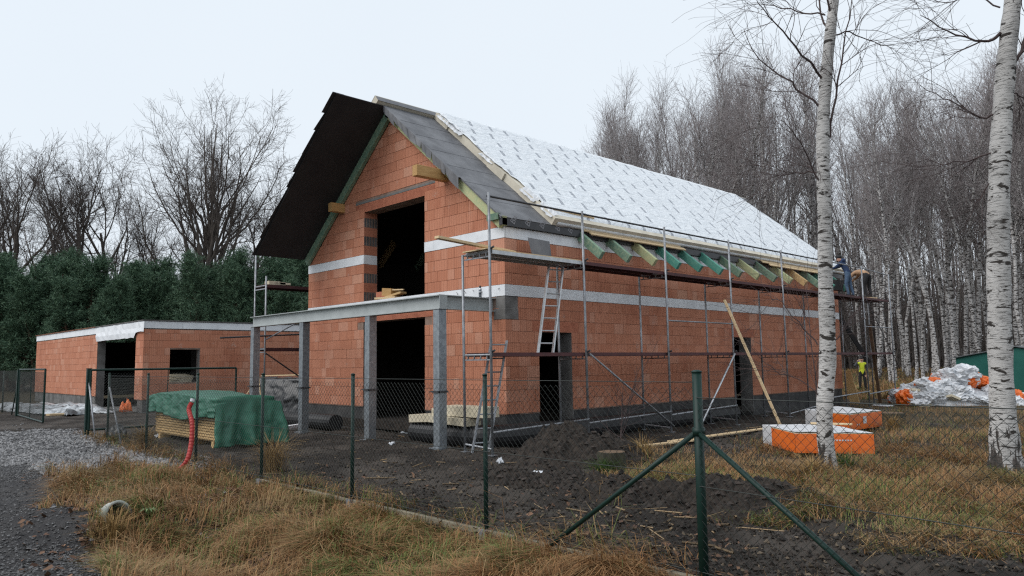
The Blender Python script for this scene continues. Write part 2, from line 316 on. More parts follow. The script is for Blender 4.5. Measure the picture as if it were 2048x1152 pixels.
# ------------------------------------------------------------------ mesh helpers
def wloc(o):
    return Vector((0, 0, 0)) if o is None else o.location + wloc(o.parent)
def link(o, parent=None):
    COL.objects.link(o)
    if parent is not None: o.parent = parent
    return o
def tag(o, label=None, cat=None, group=None, kind=None):
    if label: o['label'] = label
    if cat: o['category'] = cat
    if group: o['group'] = group
    if kind: o['kind'] = kind
    return o
def thing(name, loc, label, cat, group=None, rz=0):
    o = bpy.data.objects.new(name, None); o.empty_display_size = .2; o.location = loc; o.rotation_euler = (0, 0, rz); link(o)
    return tag(o, label, cat, group)
class MB:
    def __init__(s): s.v = []; s.f = []; s.mi = []; s.cm = 0
    def add(s, vs_, fs):
        n = len(s.v); s.v += [Vector(q) for q in vs_]
        for f in fs: s.f.append([n+i for i in f]); s.mi.append(s.cm)
        return s
    def hexa(s, p):      # 8 points: bottom 4 ccw, top 4 ccw
        return s.add(p, [(3, 2, 1, 0), (4, 5, 6, 7), (0, 1, 5, 4), (1, 2, 6, 5), (2, 3, 7, 6), (3, 0, 4, 7)])
    def box(s, lo, hi):
        x0, y0, z0 = lo; x1, y1, z1 = hi
        return s.hexa([(x0, y0, z0), (x1, y0, z0), (x1, y1, z0), (x0, y1, z0), (x0, y0, z1), (x1, y0, z1), (x1, y1, z1), (x0, y1, z1)])
    def cbox(s, c, d, R=None):
        c = Vector(c); hx, hy, hz = d[0]/2, d[1]/2, d[2]/2
        p = [Vector(q) for q in ((-hx, -hy, -hz), (hx, -hy, -hz), (hx, hy, -hz), (-hx, hy, -hz), (-hx, -hy, hz), (hx, -hy, hz), (hx, hy, hz), (-hx, hy, hz))]
        if R is not None: p = [R @ q for q in p]
        return s.hexa([q+c for q in p])
    def bar(s, a, b, w, h, up=(0, 0, 1)):   # w across, h along up
        a = Vector(a); b = Vector(b); t = (b-a).normalized(); u = Vector(up); side = t.cross(u).normalized(); u = side.cross(t).normalized()
        P = lambda q, i, j: q+side*(i*w/2)+u*(j*h/2)
        return s.hexa([P(a, -1, -1), P(a, 1, -1), P(b, 1, -1), P(b, -1, -1), P(a, -1, 1), P(a, 1, 1), P(b, 1, 1), P(b, -1, 1)])
    def prism(s, poly, ext):
        e = Vector(ext); n = len(poly); P = [Vector(q) for q in poly]
        return s.add(P+[q+e for q in P], [tuple(range(n)), tuple(range(2*n-1, n-1, -1))]+[(i, i+n, (i+1) % n+n, (i+1) % n) for i in range(n)])
    def tube(s, pts, r, n=8, cap=True):
        pts = [Vector(q) for q in pts]; K = len(pts); base = len(s.v)
        rs = r if isinstance(r, (list, tuple)) else [r]*K
        ref = None
        for i, q in enumerate(pts):
            t = (pts[min(i+1, K-1)]-pts[max(i-1, 0)]).normalized()
            if ref is None: ref = Vector((0, 0, 1)) if abs(t.z) < .9 else Vector((1, 0, 0))
            u = t.cross(ref).normalized(); v = t.cross(u); ref = v.cross(t) if False else ref
            for k in range(n):
                a = 2*math.pi*k/n; s.v.append(q+(u*math.cos(a)+v*math.sin(a))*rs[i])
        for i in range(K-1):
            for k in range(n):
                a = base+i*n+k; b = base+i*n+(k+1) % n
                s.f.append([a, b, b+n, a+n]); s.mi.append(s.cm)
        if cap:
            s.f.append([base+k for k in range(n)][::-1]); s.mi.append(s.cm)
            s.f.append([base+(K-1)*n+k for k in range(n)]); s.mi.append(s.cm)
        return s
    def build(s, name, mats, parent=None, smooth=False, bevel=0, origin=None, fixn=True):
        me = bpy.data.meshes.new(name)
        off = wloc(parent) + (Vector(origin) if origin is not None else Vector((0, 0, 0)))
        me.from_pydata([tuple(q-off) for q in s.v], [], s.f)
        if fixn:
            bm = bmesh.new(); bm.from_mesh(me); bmesh.ops.recalc_face_normals(bm, faces=bm.faces); bm.to_mesh(me); bm.free()
        if not isinstance(mats, (list, tuple)): mats = [mats]
        for k in mats: me.materials.append(MATS[k])
        if len(mats) > 1: me.polygons.foreach_set('material_index', s.mi)
        if smooth: me.polygons.foreach_set('use_smooth', [True]*len(me.polygons))
        o = bpy.data.objects.new(name, me); link(o, parent)
        if origin is not None: o.location = origin
        if bevel:
            b = o.modifiers.new('b', 'BEVEL'); b.width = bevel; b.segments = 1; b.limit_method = 'ANGLE'
        return o
def np_mesh(name, V, F, mats, col=None, fmat=None, smooth=False):
    V = np.asarray(V, np.float32); F = np.asarray(F, np.int32); k = F.shape[1]
    me = bpy.data.meshes.new(name); me.vertices.add(len(V)); me.vertices.foreach_set('co', V.ravel())
    me.loops.add(F.size); me.loops.foreach_set('vertex_index', F.ravel()); me.polygons.add(len(F))
    me.polygons.foreach_set('loop_start', np.arange(0, F.size, k, dtype=np.int32))
    for q in mats: me.materials.append(MATS[q])
    if fmat is not None: me.polygons.foreach_set('material_index', np.asarray(fmat, np.int32))
    me.polygons.foreach_set('use_smooth', np.full(len(F), smooth))
    me.update(calc_edges=True)
    if col is not None:
        a = me.attributes.new('col', 'FLOAT_COLOR', 'FACE'); c = np.ones((len(F), 4), np.float32); c[:, :3] = col; a.data.foreach_set('color', c.ravel())
    return me
def mobj(name, me, parent=None, loc=None):
    o = bpy.data.objects.new(name, me); link(o, parent)
    if loc is not None: o.location = loc
    return o

# ------------------------------------------------------------------ ground
def in_poly(poly, x, y):
    r = np.zeros(np.shape(x), bool); n = len(poly)
    for i in range(n):
        x0, y0 = poly[i]; x1, y1 = poly[(i+1) % n]
        c = ((y0 > y) != (y1 > y)) & (x < (x1-x0)*(y-y0)/(y1-y0+1e-12)+x0); r ^= c
    return r
def wpoly(pts): return [(lambda q: (q.x, q.y))(G(*p)) for p in pts]
GRAVEL = wpoly([(-420, 905), (-150, 868), (40, 862), (150, 858), (205, 880), (300, 896), (400, 915), (432, 930), (330, 945), (230, 926), (150, 940), (60, 948), (-200, 965), (-420, 960)])
TRACK = wpoly([(-900, 960), (-200, 945), (60, 930), (95, 960), (120, 1010), (150, 1070), (205, 1125), (260, 1180), (360, 1320), (-300, 1500), (-900, 1200)])
YARD = wpoly([(-600, 880), (-300, 845), (40, 826), (170, 826), (190, 858), (60, 870), (-150, 880)])
def zones(x, y):
    nz_ = fbm(x, y, .9, 31); nf = fbm(x, y, 2.6, 41)
    jx = (fbm(x, y, 1.5, 51)-.47)*.9; jy = (fbm(x, y, 1.5, 61)-.47)*.9
    gr = in_poly(GRAVEL, x+jx, y+jy).astype(float); tr = in_poly(TRACK, x+jx, y+jy).astype(float); yd = in_poly(YARD, x+jx, y+jy)
    out_ = y < FY-.05
    g = np.where(out_, 1., 0.)
    # site interior: trodden mud by the house, tawny grass round the birches and beyond
    a = sst(3.2, 5.2, x+(nz_-.47)*4+np.clip(y-7, 0, 12)*.35)*sst(-4.2, -2.6, y+(nz_-.47)*3)
    packs = np.exp(-(((x-4.2)/2.2)**2+((y-5)/3.5)**2))
    lawn = a*np.clip(.85+(nf-.47)*2.2-packs*.5, 0, 1)
    far = sst(17, 22, y+(nz_-.47)*5)
    g = np.where(out_, g, np.maximum(np.maximum(lawn, far), sst(-24, -30, x)))
    g = np.where(out_ & ((x < -9.5) & (x > -16) & (y > -7.5)), 0, g)
    fence_fringe = (~out_) & (y < FY+.35) & (x < 3); g = np.where(fence_fringe, np.maximum(g, .6), g)
    g = g*(1-gr)*(1-tr)*(1-yd)
    return g, gr, tr
def axis(lo, hi, fine, a, b, grow=1.16):
    xs = list(np.arange(a, b, fine)); d = fine
    while xs[-1] < hi: d *= grow; xs.append(xs[-1]+d)
    d = fine
    while xs[0] > lo: d *= grow; xs.insert(0, xs[0]-d)
    return np.array(xs)
gx = axis(-900, 900, .075, -10, 13.5); gy = axis(-500, 900, .075, -10.2, 7)
XX, YY = np.meshgrid(gx, gy); HH = hgt(XX, YY)
nx, ny = len(gx), len(gy); idx = np.arange(nx*ny).reshape(ny, nx)
F = np.stack([idx[:-1, :-1], idx[:-1, 1:], idx[1:, 1:], idx[1:, :-1]], -1).reshape(-1, 4)
gme = np_mesh('ground', np.stack([XX.ravel(), YY.ravel(), HH.ravel()], 1), F, ['ground'], smooth=True)
zg, zr, zt_ = zones(XX.ravel(), YY.ravel())
za = gme.attributes.new('zone', 'FLOAT_COLOR', 'POINT'); zc = np.ones((nx*ny, 4), np.float32); zc[:, 0] = zg; zc[:, 1] = zr; zc[:, 2] = zt_
za.data.foreach_set('color', zc.ravel())
tag(mobj('ground', gme), kind='structure')

# ------------------------------------------------------------------ brickwork
def clip_poly(poly, a, b, c):       # keep a*x+b*z<=c
    o = []
    for i in range(len(poly)):
        p, q = poly[i], poly[(i+1) % len(poly)]; dp = a*p[0]+b*p[1]-c; dq = a*q[0]+b*q[1]-c
        if dp <= 0: o.append(p)
        if (dp < 0) != (dq < 0) and abs(dp-dq) > 1e-9: t = dp/(dp-dq); o.append((p[0]+(q[0]-p[0])*t, p[1]+(q[1]-p[1])*t))
    return o
def courses(L, z0, n, openings, rn, clips=(), h=.25, widths=((.25, .42), (.375, .33), (.50, .15), (.19, .10))):
    """polygons (x,z) of each block of a wall face; openings (x0,x1,z0,z1)"""
    res = []
    for k in range(n):
        a, b = z0+k*h, z0+(k+1)*h; zm = (a+b)/2
        iv = [(0., L)]
        for (o0, o1, oz0, oz1) in openings:
            if oz0 < zm < oz1:
                ni = []
                for (p, q) in iv:
                    if o1 <= p or o0 >= q: ni.append((p, q)); continue
                    if o0-p > .03: ni.append((p, o0))
                    if q-o1 > .03: ni.append((o1, q))
                iv = ni
        for (p, q) in iv:
            x = p; first = True
            while x < q-1e-6:
                w = rn.choices([u[0] for u in widths], [u[1] for u in widths])[0]
                if first and k % 2: w = .125 if rn.random() < .5 else .19
                first = False
                x1 = min(x+w, q)
                if q-x1 < .07: x1 = q
                poly = [(x+.002, a+.003), (x1-.002, a+.003), (x1-.002, b-.003), (x+.002, b-.003)]
                for c in clips:
                    if poly: poly = clip_poly(poly, *c)
                if len(poly) >= 3:
                    A = sum(poly[i][0]*poly[(i+1) % len(poly)][1]-poly[(i+1) % len(poly)][0]*poly[i][1] for i in range(len(poly)))/2
                    if abs(A) > .004: res.append(poly)
                x = x1
    return res
def brick_geo(poly, d=.05, ch=.0035):
    n = len(poly); cx = sum(p[0] for p in poly)/n; cz = sum(p[1] for p in poly)/n
    def ins(p):
        dx, dz = cx-p[0], cz-p[1]; l = math.hypot(dx, dz); return (p[0]+dx/l*ch*1.4, p[1]+dz/l*ch*1.4)
    V = [(p[0], d, p[1]) for p in poly]+[(p[0], ch, p[1]) for p in poly]+[(*(lambda q: (q[0], 0, q[1]))(ins(p)),) for p in poly]
    Fc = [tuple(2*n+i for i in range(n))]
    for i in range(n):
        j = (i+1) % n
        Fc += [(i, j, n+j, n+i), (n+i, n+j, 2*n+j, 2*n+i)]
    return V, Fc
BRICK_CACHE = {}
def lay_bricks(house, walls, limit=300):
    """walls: (parent part, origin, angle, polys). the biggest in view become objects, the rest one stuff part"""
    allb = []
    for wi, (part, org, ang, polys) in enumerate(walls):
        ca, sa = math.cos(ang), math.sin(ang)
        for poly in polys:
            cx = sum(p[0] for p in poly)/len(poly); cz = sum(p[1] for p in poly)/len(poly)
            w = Vector((org[0]+ca*cx, org[1]+sa*cx, org[2]+cz)); dv = w-CAM; dep = dv.dot(CF)
            px = 1024+FPX*dv.dot(CR)/dep
            A = (max(p[0] for p in poly)-min(p[0] for p in poly))
            nrm = Vector((sa, -ca, 0)); face = max(.01, -dv.normalized().dot(nrm))
            allb.append((A*face/dep**2 if 0 < px < 2048 else 0, wi, poly))
    allb.sort(key=lambda t: -t[0])
    V = []; Fs = []; UV = []; tone = []; nrand = random.Random(5)
    for k, (s_, wi, poly) in enumerate(allb):
        part, org, ang, _ = walls[wi]; ca, sa = math.cos(ang), math.sin(ang)
        jy = nrand.uniform(-.0025, .0025)
        if k < limit:
            x0, z0 = min(p[0] for p in poly), min(p[1] for p in poly)
            loc = [(round(p[0]-x0, 3), round(p[1]-z0, 3)) for p in poly]; key = tuple(loc)
            me = BRICK_CACHE.get(key)
            if me is None:
                bv, bf = brick_geo(loc); me = bpy.data.meshes.new('brick'); me.from_pydata(bv, [], bf); me.materials.append(MATS['brick'])
                uvl = me.uv_layers.new(name='uv')
                for lp in me.loops: v = me.vertices[lp.vertex_index].co; uvl.data[lp.index].uv = (v.x, v.z)
                BRICK_CACHE[key] = me
            o = bpy.data.objects.new('brick', me); COL.objects.link(o); o.parent = part
            o.location = Vector((org[0]+ca*x0-sa*jy, org[1]+sa*x0+ca*jy, org[2]+z0))-wloc(part); o.rotation_euler = (0, 0, ang)
        else:
            bv, bf = brick_geo(poly); n = len(V); t = nrand.random()
            V += [(org[0]+ca*x-sa*(y+jy), org[1]+sa*x+ca*(y+jy), org[2]+z) for x, y, z in bv]
            for f in bf: Fs.append([n+i for i in f]); tone.append(t); UV.append([(bv[i][0], bv[i][2]) for i in f])
    if V:
        off = wloc(house); me = bpy.data.meshes.new('brickwork'); me.from_pydata([tuple(Vector(v)-off) for v in V], [], Fs); me.materials.append(MATS['brick'])
        uvl = me.uv_layers.new(name='uv'); uvl.data.foreach_set('uv', np.array([c for f in UV for q in f for c in q], np.float32))
        a = me.attributes.new('tone', 'FLOAT', 'FACE'); a.data.foreach_set('value', np.array(tone, np.float32))
        o = bpy.data.objects.new('brickwork', me); COL.objects.link(o); o.parent = house; o['kind'] = 'stuff'

# ------------------------------------------------------------------ the house
BZ = .60; W = 8.43; L = 16.85; XR = -W/2; SL = .823; DR = BZ+7.72       # deck ridge height
CSL = math.cos(math.atan(SL)); SSL = math.sin(math.atan(SL))
house = thing('brick_house', (0, 0, 0), 'two storey red clay block house shell with steep unfinished foil covered roof', 'house')
OX0, OX1 = -5.47, -2.81
def wall_top(x): return BZ+7.655-SL*abs(x-XR)
T = .42; R0 = .012
gw = MB()
def gslab(mb, x0, x1, z0, z1=None, y0=R0, y1=T):     # gable core piece, capped by the roof line when z1 is None
    if z1 is not None: mb.box((x0, y0, z0), (x1, y1, z1)); return
    pts = [(x0, y0, z0), (x1, y0, z0), (x1, y0, wall_top(x1))]
    if x0 < XR < x1: pts.append((XR, y0, wall_top(XR)))
    pts.append((x0, y0, wall_top(x0))); mb.prism(pts, (0, y1-y0, 0))
gslab(gw, -W+.06, OX0, BZ-.02); gslab(gw, OX1, -.06, BZ-.02)
gslab(gw, OX0, OX1, BZ+2.2, BZ+2.75); gslab(gw, OX0, OX1, BZ+5.15)
gable = gw.build('gable_wall', 'mortar', house)
D1 = (1.02, 2.10); D2 = (9.28, 10.33)
sw = MB()
zs = BZ+4.0
for (a, b, z0, z1) in ((T, D1[0], BZ-.02, zs), (D1[0], D1[1], BZ+1.75, zs), (D1[1], D2[0], BZ-.02, zs), (D2[0], D2[1], BZ+1.75, zs), (D2[1], L, BZ-.02, zs)):
    sw.box((-T, a, z0), (-R0, b, z1))
side = sw.build('side_wall', 'mortar', house)
MB().box((-W+R0, T, BZ-.3), (-W+T, L, zs)).box((-W+.05, .03, zs), (-W+.2, L-.02, zs+.235)).build('rear_wall', 'inner_shade', house)
e = MB(); gslab(e, -W+.06, -.06, BZ-.3, None, L-T, L-.01); e.build('end_wall', 'inner_shade', house)
MB().box((-W+T, T, BZ+2.5), (-T, L-T, BZ+2.74)).build('floor_slab', 'inner_shade', house)
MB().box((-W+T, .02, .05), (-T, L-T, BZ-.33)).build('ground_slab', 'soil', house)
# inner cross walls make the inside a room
MB().box((-W+T, 9.6, BZ-.33), (-T, 9.75, BZ+2.5)).build('inner_wall', 'inner_shade', house)
MB().box((-W+T, 11.2, BZ+2.74), (-T, 11.35, BZ+4.6)).build('inner_wall', 'inner_shade', house)
p = MB()
for x0, x1 in ((-W+.03, OX0-.0), (OX1, -.03)): p.box((x0, .03, -.3), (x1, T, BZ-.012))
for a, b in ((T, D1[0]), (D1[1], D2[0]), (D2[1], L-.02)): p.box((-T, a, -.3), (-.03, b, BZ-.012))
p.box((-W+.03, T, -.3), (-W+T, L-.02, BZ-.3)); p.build('plinth', 'plinth', house)
br = random.Random(11)
cl_ = [(SL, 1, BZ*0+7.44-.01+SL*(W/2)), (-SL, 1, 7.44-.01-SL*(W/2))]   # in wall x (0..W): z<=7.44-SL*|x-W/2|
gab = courses(W, 0, 30, [(OX0+W, OX1+W, -1, 2.2), (OX0+W-.3, OX1+W+.3, 2.0, 2.45), (OX0+W, OX1+W, 2.75, 5.15), (OX0+W-.42, OX1+W+.42, 5.15, 5.45), (-1, W+1, 2.5, 2.75), (-1, W+1, 3.75, 4.0)], br, cl_)
gab2 = []
for q in gab:   # trim where the lintels sit, and the concrete pad at the corner
    cx = sum(a for a, b in q)/len(q); cz = sum(b for a, b in q)/len(q)
    if cx > W-.30 and 2.0 < cz < 2.5: continue
    gab2.append(q)
sid = [q for q in courses(L, 0, 15, [(D1[0], D1[1], -1, 1.75), (D1[0]-.2, D1[1]+.25, 1.75, 2.0), (D2[0], D2[1], -1, 1.75), (D2[0]-.2, D2[1]+.2, 1.75, 2.0), (-1, L+1, 2.5, 2.75)], br)
       if not (sum(a for a, b in q)/len(q) < .42 and 2.0 < sum(b for a, b in q)/len(q) < 2.5)]
lay_bricks(house, [(gable, (-W, 0, BZ), 0, gab2), (side, (0, 0, BZ), math.pi/2, sid)])
# corner pad of cast concrete carrying the steel beam
MB().box((-.30, .0, BZ+2.0), (-.004, .42, BZ+2.495)).box((-.36, -.004, BZ+2.0), (.002, .40, BZ+2.24)).build('concrete_pad', 'concrete', house, bevel=.01)
# lintels: ribbed clay, with a mortar bed above the upper one
def lintel(x0, x1, z0, z1, side_=False, nb=2):
    for k in range(nb):
        a, b = x0+(x1-x0)*k/nb+.003, x0+(x1-x0)*(k+1)/nb-.003; mb = MB(); n = 9; h = (z1-z0-.006)/n
        for i in range(n):
            za = z0+.003+i*h; zb = za+h*.62
            for (u, v, dd) in ((za, zb, .002), (zb, za+h, .010)):
                if side_: mb.box((-.06, a, u), (-dd, b, v))
                else: mb.box((a, dd, u), (b, .06, v))
        mb.build('lintel', 'lintel', house)
lintel(OX0-.42, OX1+.42, BZ+5.15, BZ+5.39, nb=3); lintel(OX0-.3, OX1+.3, BZ+2.2, BZ+2.44, nb=2)
lintel(D1[0]-.2, D1[1]+.25, BZ+1.75, BZ+2.0, True, 1); lintel(D2[0]-.2, D2[1]+.2, BZ+1.75, BZ+2.0, True, 1)
MB().box((OX0-.42, .001, BZ+5.393), (OX1+.42, .05, BZ+5.45)).build('mortar_bed', 'concrete', house)
# white insulation bands, panel by panel
def band(z0, z1, proud, sidelen, gap=None):
    x = -W-.006
    while x < -.01:
        x1 = min(x+1.0, .008)
        segs = [(x, x1)]
        if gap: segs = [s for s in ((x, min(x1, gap[0])), (max(x, gap[1]), x1)) if s[1]-s[0] > .02]
        for a, b in segs: MB().box((a+.002, -proud, z0+.004), (b-.002, .03, z1-.004)).build('insulation_panel', 'eps', house, bevel=.003)
        x = x1
    y = .032
    while y < sidelen-.01:
        y1 = min(y+1.0, sidelen)
        MB().box((-.03, y+.002, z0+.004), (proud, y1-.002, z1-.004)).build('insulation_panel', 'eps', house, bevel=.003); y = y1
band(BZ+2.5, BZ+2.75, .008, L); band(BZ+3.75, BZ+4.0, .010, L, (OX0, OX1))
an = random.Random(3)
for k in range(30):
    x = -W+.2+k*.278; MB().tube([(x, -.008, BZ+2.56+an.random()*.13), (x+.01, -.05, BZ+2.57+an.random()*.13)], .006, 5).build('anchor', 'tube_dark', house)
# reveal blocks in the jamb of the upper opening: clay blocks alternating with slotted grey block ends
z = BZ+2.75; k = 0
while z < BZ+5.14:
    z1 = min(z+.25, BZ+5.15)
    if abs(z-(BZ+3.75)) < .01: mb = MB().box((OX0-.02, .002, z+.004), (OX0+.004, T-.01, z1-.004)); mb.build('insulation_panel', 'eps', house)
    elif k % 2: MB().box((OX0-.02, .002, z+.004), (OX0+.002, T-.01, z1-.004)).build('reveal_block', 'lintel', house)
    else:
        mb = MB().box((OX0-.02, .002, z+.02), (OX0-.006, T-.01, z1-.02))
        for j in range(5): y = .01+j*.085; mb.box((OX0-.02, y, z+.004), (OX0+.003, y+.045, z1-.004))
        mb.build('reveal_block', 'slot', house)
    z = z1; k += 1
for (z0, z1) in ((.25, BZ+2.2),): MB().box((OX0-.02, .012, z0), (OX0+.003, T, z1)).build('reveal', 'concrete', house)
for d in (D1, D2): MB().box((-T+.01, d[1]-.004, .1), (-.008, d[1]+.02, BZ+1.75)).build('reveal', 'concrete', house)

# ---- roof
def deckz(x): return DR-SL*abs(x-XR)
def slab(mb, side_, d0, d1, y0, y1, o0, o1):
    """sloping slab: d distance down-slope from the ridge (m along slope), o offset above the deck"""
    s = 1 if side_ > 0 else -1
    def P(d, o, y): return (XR+s*(d*CSL+o*SSL), y, DR-d*SSL+o*CSL)
    return mb.hexa([P(d0, o0, y0), P(d1, o0, y0), P(d1, o0, y1), P(d0, o0, y1), P(d0, o1, y0), P(d1, o1, y0), P(d1, o1, y1), P(d0, o1, y1)])
ER = (0.10-XR)/CSL; EL = (0.06-XR)/CSL
slab(MB(), 1, 0, ER, -.17, L+.3, -.035, 0).build('roof_deck', 'felt', house)
jl = MB(); slab(jl, -1, 0, EL, -1.62, L+1.5, -.035, 0)
jl.build('roof_deck', 'membrane', house)
# ragged sheet ends of the membrane along the overhanging verge
jr = random.Random(8); d = .0
while d < EL-.05:
    ln = jr.uniform(.5, .95); d1 = min(EL, d+ln); q = jr.uniform(.02, .10); q2 = q+jr.uniform(.02, .07)
    mb = MB(); o0 = .001+jr.random()*.004
    s = -1; P = lambda dd, o, y: (XR-(dd*CSL+o*SSL), y, DR-dd*SSL+o*CSL)
    mb.hexa([P(d, o0, -1.62-q), P(d1+.03, o0, -1.62-q2), P(d1+.03, o0, -1.4), P(d, o0, -1.4), P(d, o0+.005, -1.62-q), P(d1+.03, o0+.005, -1.62-q2), P(d1+.03, o0+.005, -1.4), P(d, o0+.005, -1.4)])
    mb.build('membrane_sheet', 'membrane', house); d = d1
# felt strips with laps on the bare part of the near slope
nst = 7
for k in range(nst):
    a, b = ER*k/nst, ER*(k+1)/nst+.06
    P = lambda dd, o, y: (XR+(dd*CSL+o*SSL), y, DR-dd*SSL+o*CSL)
    mb = MB(); j0 = -.185-jr.random()*.015
    o_a, o_b = .002, .007
    mb.hexa([P(a, o_a, j0), P(min(b, ER), o_b, j0), P(min(b, ER), o_b, 1.9), P(a, o_a, 1.9), P(a, o_a+.004, j0), P(min(b, ER), o_b+.004, j0), P(min(b, ER), o_b+.004, 1.9), P(a, o_a+.004, 1.9)])
    mb.build('felt_strip', 'felt', house)
# felt flap hanging over the upper verge
P = lambda dd, o, y: Vector((XR+(dd*CSL+o*SSL), y, DR-dd*SSL+o*CSL))
d = .02
while d < 3.3:
    d1 = d+jr.uniform(.5, .8); drop0, drop1 = jr.uniform(.12, .24), jr.uniform(.14, .30); n = 5; mb = MB(); vs2 = []
    for i in range(n+1):
        t = i/n; dd = d+(d1-d)*t; dr = drop0+(drop1-drop0)*t+jr.uniform(-.03, .03)
        a = P(dd, .012, -.20); b_ = P(dd, .0, -.24-jr.uniform(0, .03)); c_ = b_+Vector((jr.uniform(-.02, .02), jr.uniform(-.03, .02), -dr))
        vs2 += [a, b_, c_]
    fs = []
    for i in range(n):
        for j in range(2): fs.append((i*3+j, (i+1)*3+j, (i+1)*3+j+1, i*3+j+1))
    mb.add(vs2, fs); o = mb.build('felt_flap', 'felt', house); so_ = o.modifiers.new('s', 'SOLIDIFY'); so_.thickness = .005
    d = d1
# eaves fascia of dark film with lettering
fz0, fz1 = BZ+4.0, deckz(.10)-.01
MB().box((.014, -.16, fz0+.004), (.10, L+.25, fz1)).build('fascia', 'fascia_film', house)
def text_mesh(txt, size):
    cu = bpy.data.curves.new('t', 'FONT'); cu.body = txt; cu.size = size; cu.extrude = .0008; cu.resolution_u = 3
    o = bpy.data.objects.new('t', cu); COL.objects.link(o); dg = bpy.context.evaluated_depsgraph_get(); me = bpy.data.meshes.new_from_object(o.evaluated_get(dg))
    bpy.data.objects.remove(o); return me
def put_text(txt, size, loc, rot, mt, parent):
    me = text_mesh(txt, size); me.materials.clear(); me.materials.append(MATS[mt]); o = bpy.data.objects.new('lettering', me); COL.objects.link(o)
    o.parent = parent; o.location = Vector(loc)-wloc(parent); o.rotation_euler = rot; return o
for i, y in enumerate((.10, .55, 1.0, 1.52, 1.95, 2.7, 3.5)):
    put_text('Ba' if i < 3 else 'B', .21, (.1025, y+.10, fz0+.03), (Euler((rad(90), 0, rad(90))).to_matrix() @ Matrix.Rotation(rad(62), 3, 'Z')).to_euler(), 'print', house)
# insulation boards: set back from the gable on the near slope, lapping the ridge from the far slope
IY0 = 1.36; IT = .215
nb = 8
for k in range(nb):      # cream board edges seen from the gable end, one per course of boards
    a, b = ER*k/nb, ER*(k+1)/nb; j = jr.uniform(-.05, .04); j = 0 if k in (0, 7) else j
    slab(MB(), 1, a+.002, min(b, ER)-.002, IY0+.02+j, IY0+1.2, .013, IT-.02).build('insulation_board', 'pir_side', house)
slab(MB(), 1, .004, ER, IY0+1.2, L+.22, .013, IT-.02).build('insulation_board', 'pir_side', house)
# foil facing with a ragged lip, as a fine sheet with UV
nu, nv = 150, 40; V = []; UVs = []; yr = random.Random(4)
lips = [yr.uniform(-.02, .16) for _ in range(9)]
for i in range(nv+1):
    dd = -.02+(ER+.03)*i/nv; lp = lips[min(8, int(i/nv*9))]
    y0 = IY0+.02+lp+.02*math.sin(i*2.3)
    for j in range(nu+1):
        y = y0+(L+.25-y0)*j/nu; o_ = IT+.022*vnoise(dd, y, 1.7, 3)+.014*vnoise(dd*3, y, 2.7, 5)
        if i >= nv-1: dd = ER+.012+.004*math.sin(y*9); o_ = (.10 if i == nv-1 else -.005+.03*float(vnoise(y, 1, 3, 4)))
        V.append(tuple(P(dd, float(o_), y))); UVs.append((y, dd))
Ff = [(i*(nu+1)+j, (i+1)*(nu+1)+j, (i+1)*(nu+1)+j+1, i*(nu+1)+j+1) for i in range(nv) for j in range(nu)]
me = bpy.data.meshes.new('foil'); me.from_pydata(V, [], Ff); me.materials.append(MATS['foil']); uvl = me.uv_layers.new(name='uv')
for lpp in me.loops: uvl.data[lpp.index].uv = UVs[lpp.vertex_index]
me.polygons.foreach_set('use_smooth', [True]*len(me.polygons))
fo = bpy.data.objects.new('foil_facing', me); COL.objects.link(fo); fo.parent = house
s_ = fo.modifiers.new('s', 'SOLIDIFY'); s_.thickness = .004
slab(MB(), -1, -.10, EL, -.46, L+1.4, .012, IT).build('insulation_board', 'pir_side', house)
slab(MB(), -1, -.10, EL, -.465, L+1.4, IT+.002, IT+.006).build('foil_facing', 'eps', house)
slab(MB(), -1, -.106, -.102, -.46, L+1.4, .0, IT-.03).build('board_edge', 'felt', house)
# crumpled foil strips at the boards' verge
for dd in (.12, .75, 2.35, 4.2, 4.9):
    n = 8; mb = MB(); vs2 = []
    for i in range(n+1):
        q = dd+i*.075
        for j in range(4):
            vs2.append(P(q+jr.uniform(-.01, .01), IT+.02-j*.035+jr.uniform(0, .03), IY0+.14-j*.06+jr.uniform(-.025, .025)))
    mb.add(vs2, [(i*4+j, (i+1)*4+j, (i+1)*4+j+1, i*4+j+1) for i in range(n) for j in range(3)]); mb.build('foil_strip', 'white_wrap', house)
# rafters
def rafter(side_, y, x_end, mtl, w=.10, dep=.22, d0=.05):
    d1 = (x_end-XR)/CSL if side_ > 0 else (XR-x_end)/CSL
    mb = MB(); slab(mb, side_, d0, d1, y-w/2, y+w/2, -.037-dep, -.037); return mb.build('rafter', mtl, house, bevel=.004)
rafter(1, -.075, .12, 'pale_green_wood', .10); rafter(-1, -.075, -W-.06, 'green_wood', .10)
cols_ = ['green_wood', 'green_wood', 'pale_green_wood', 'teal_wood', 'teal_wood', 'teal_wood', 'green_wood', 'pale_green_wood', 'green_wood', 'pale_green_wood', 'timber', 'green_wood', 'teal_wood', 'teal_wood']
for k in range(14): rafter(1, 2.42+1.035*k, .78, cols_[k], .105, .20, 4.6)
for k in range(10): rafter(-1, 1.0+1.4*k, -W-.72, ['teal_wood', 'timber', 'green_wood'][k % 3], .105, .20, 4.4)
# tail plates with the angled green block at the gable corner
MB().box((-.34, -.20, BZ+4.13), (.02, -.12, BZ+4.27)).build('eaves_block', 'green_wood', house)
MB().box((-.04, -.14, BZ+4.0), (.10, -.005, BZ+4.20)).build('eaves_block', 'pale_green_wood', house)
# purlins
MB().box((-2.05, -.92, BZ+5.33), (-1.87, .0, BZ+5.58)).build('purlin', 'beam_wood', house, bevel=.005)
MB().box((-6.62, -.42, BZ+5.29), (-6.44, .0, BZ+5.53)).build('purlin', 'beam_wood', house, bevel=.005)

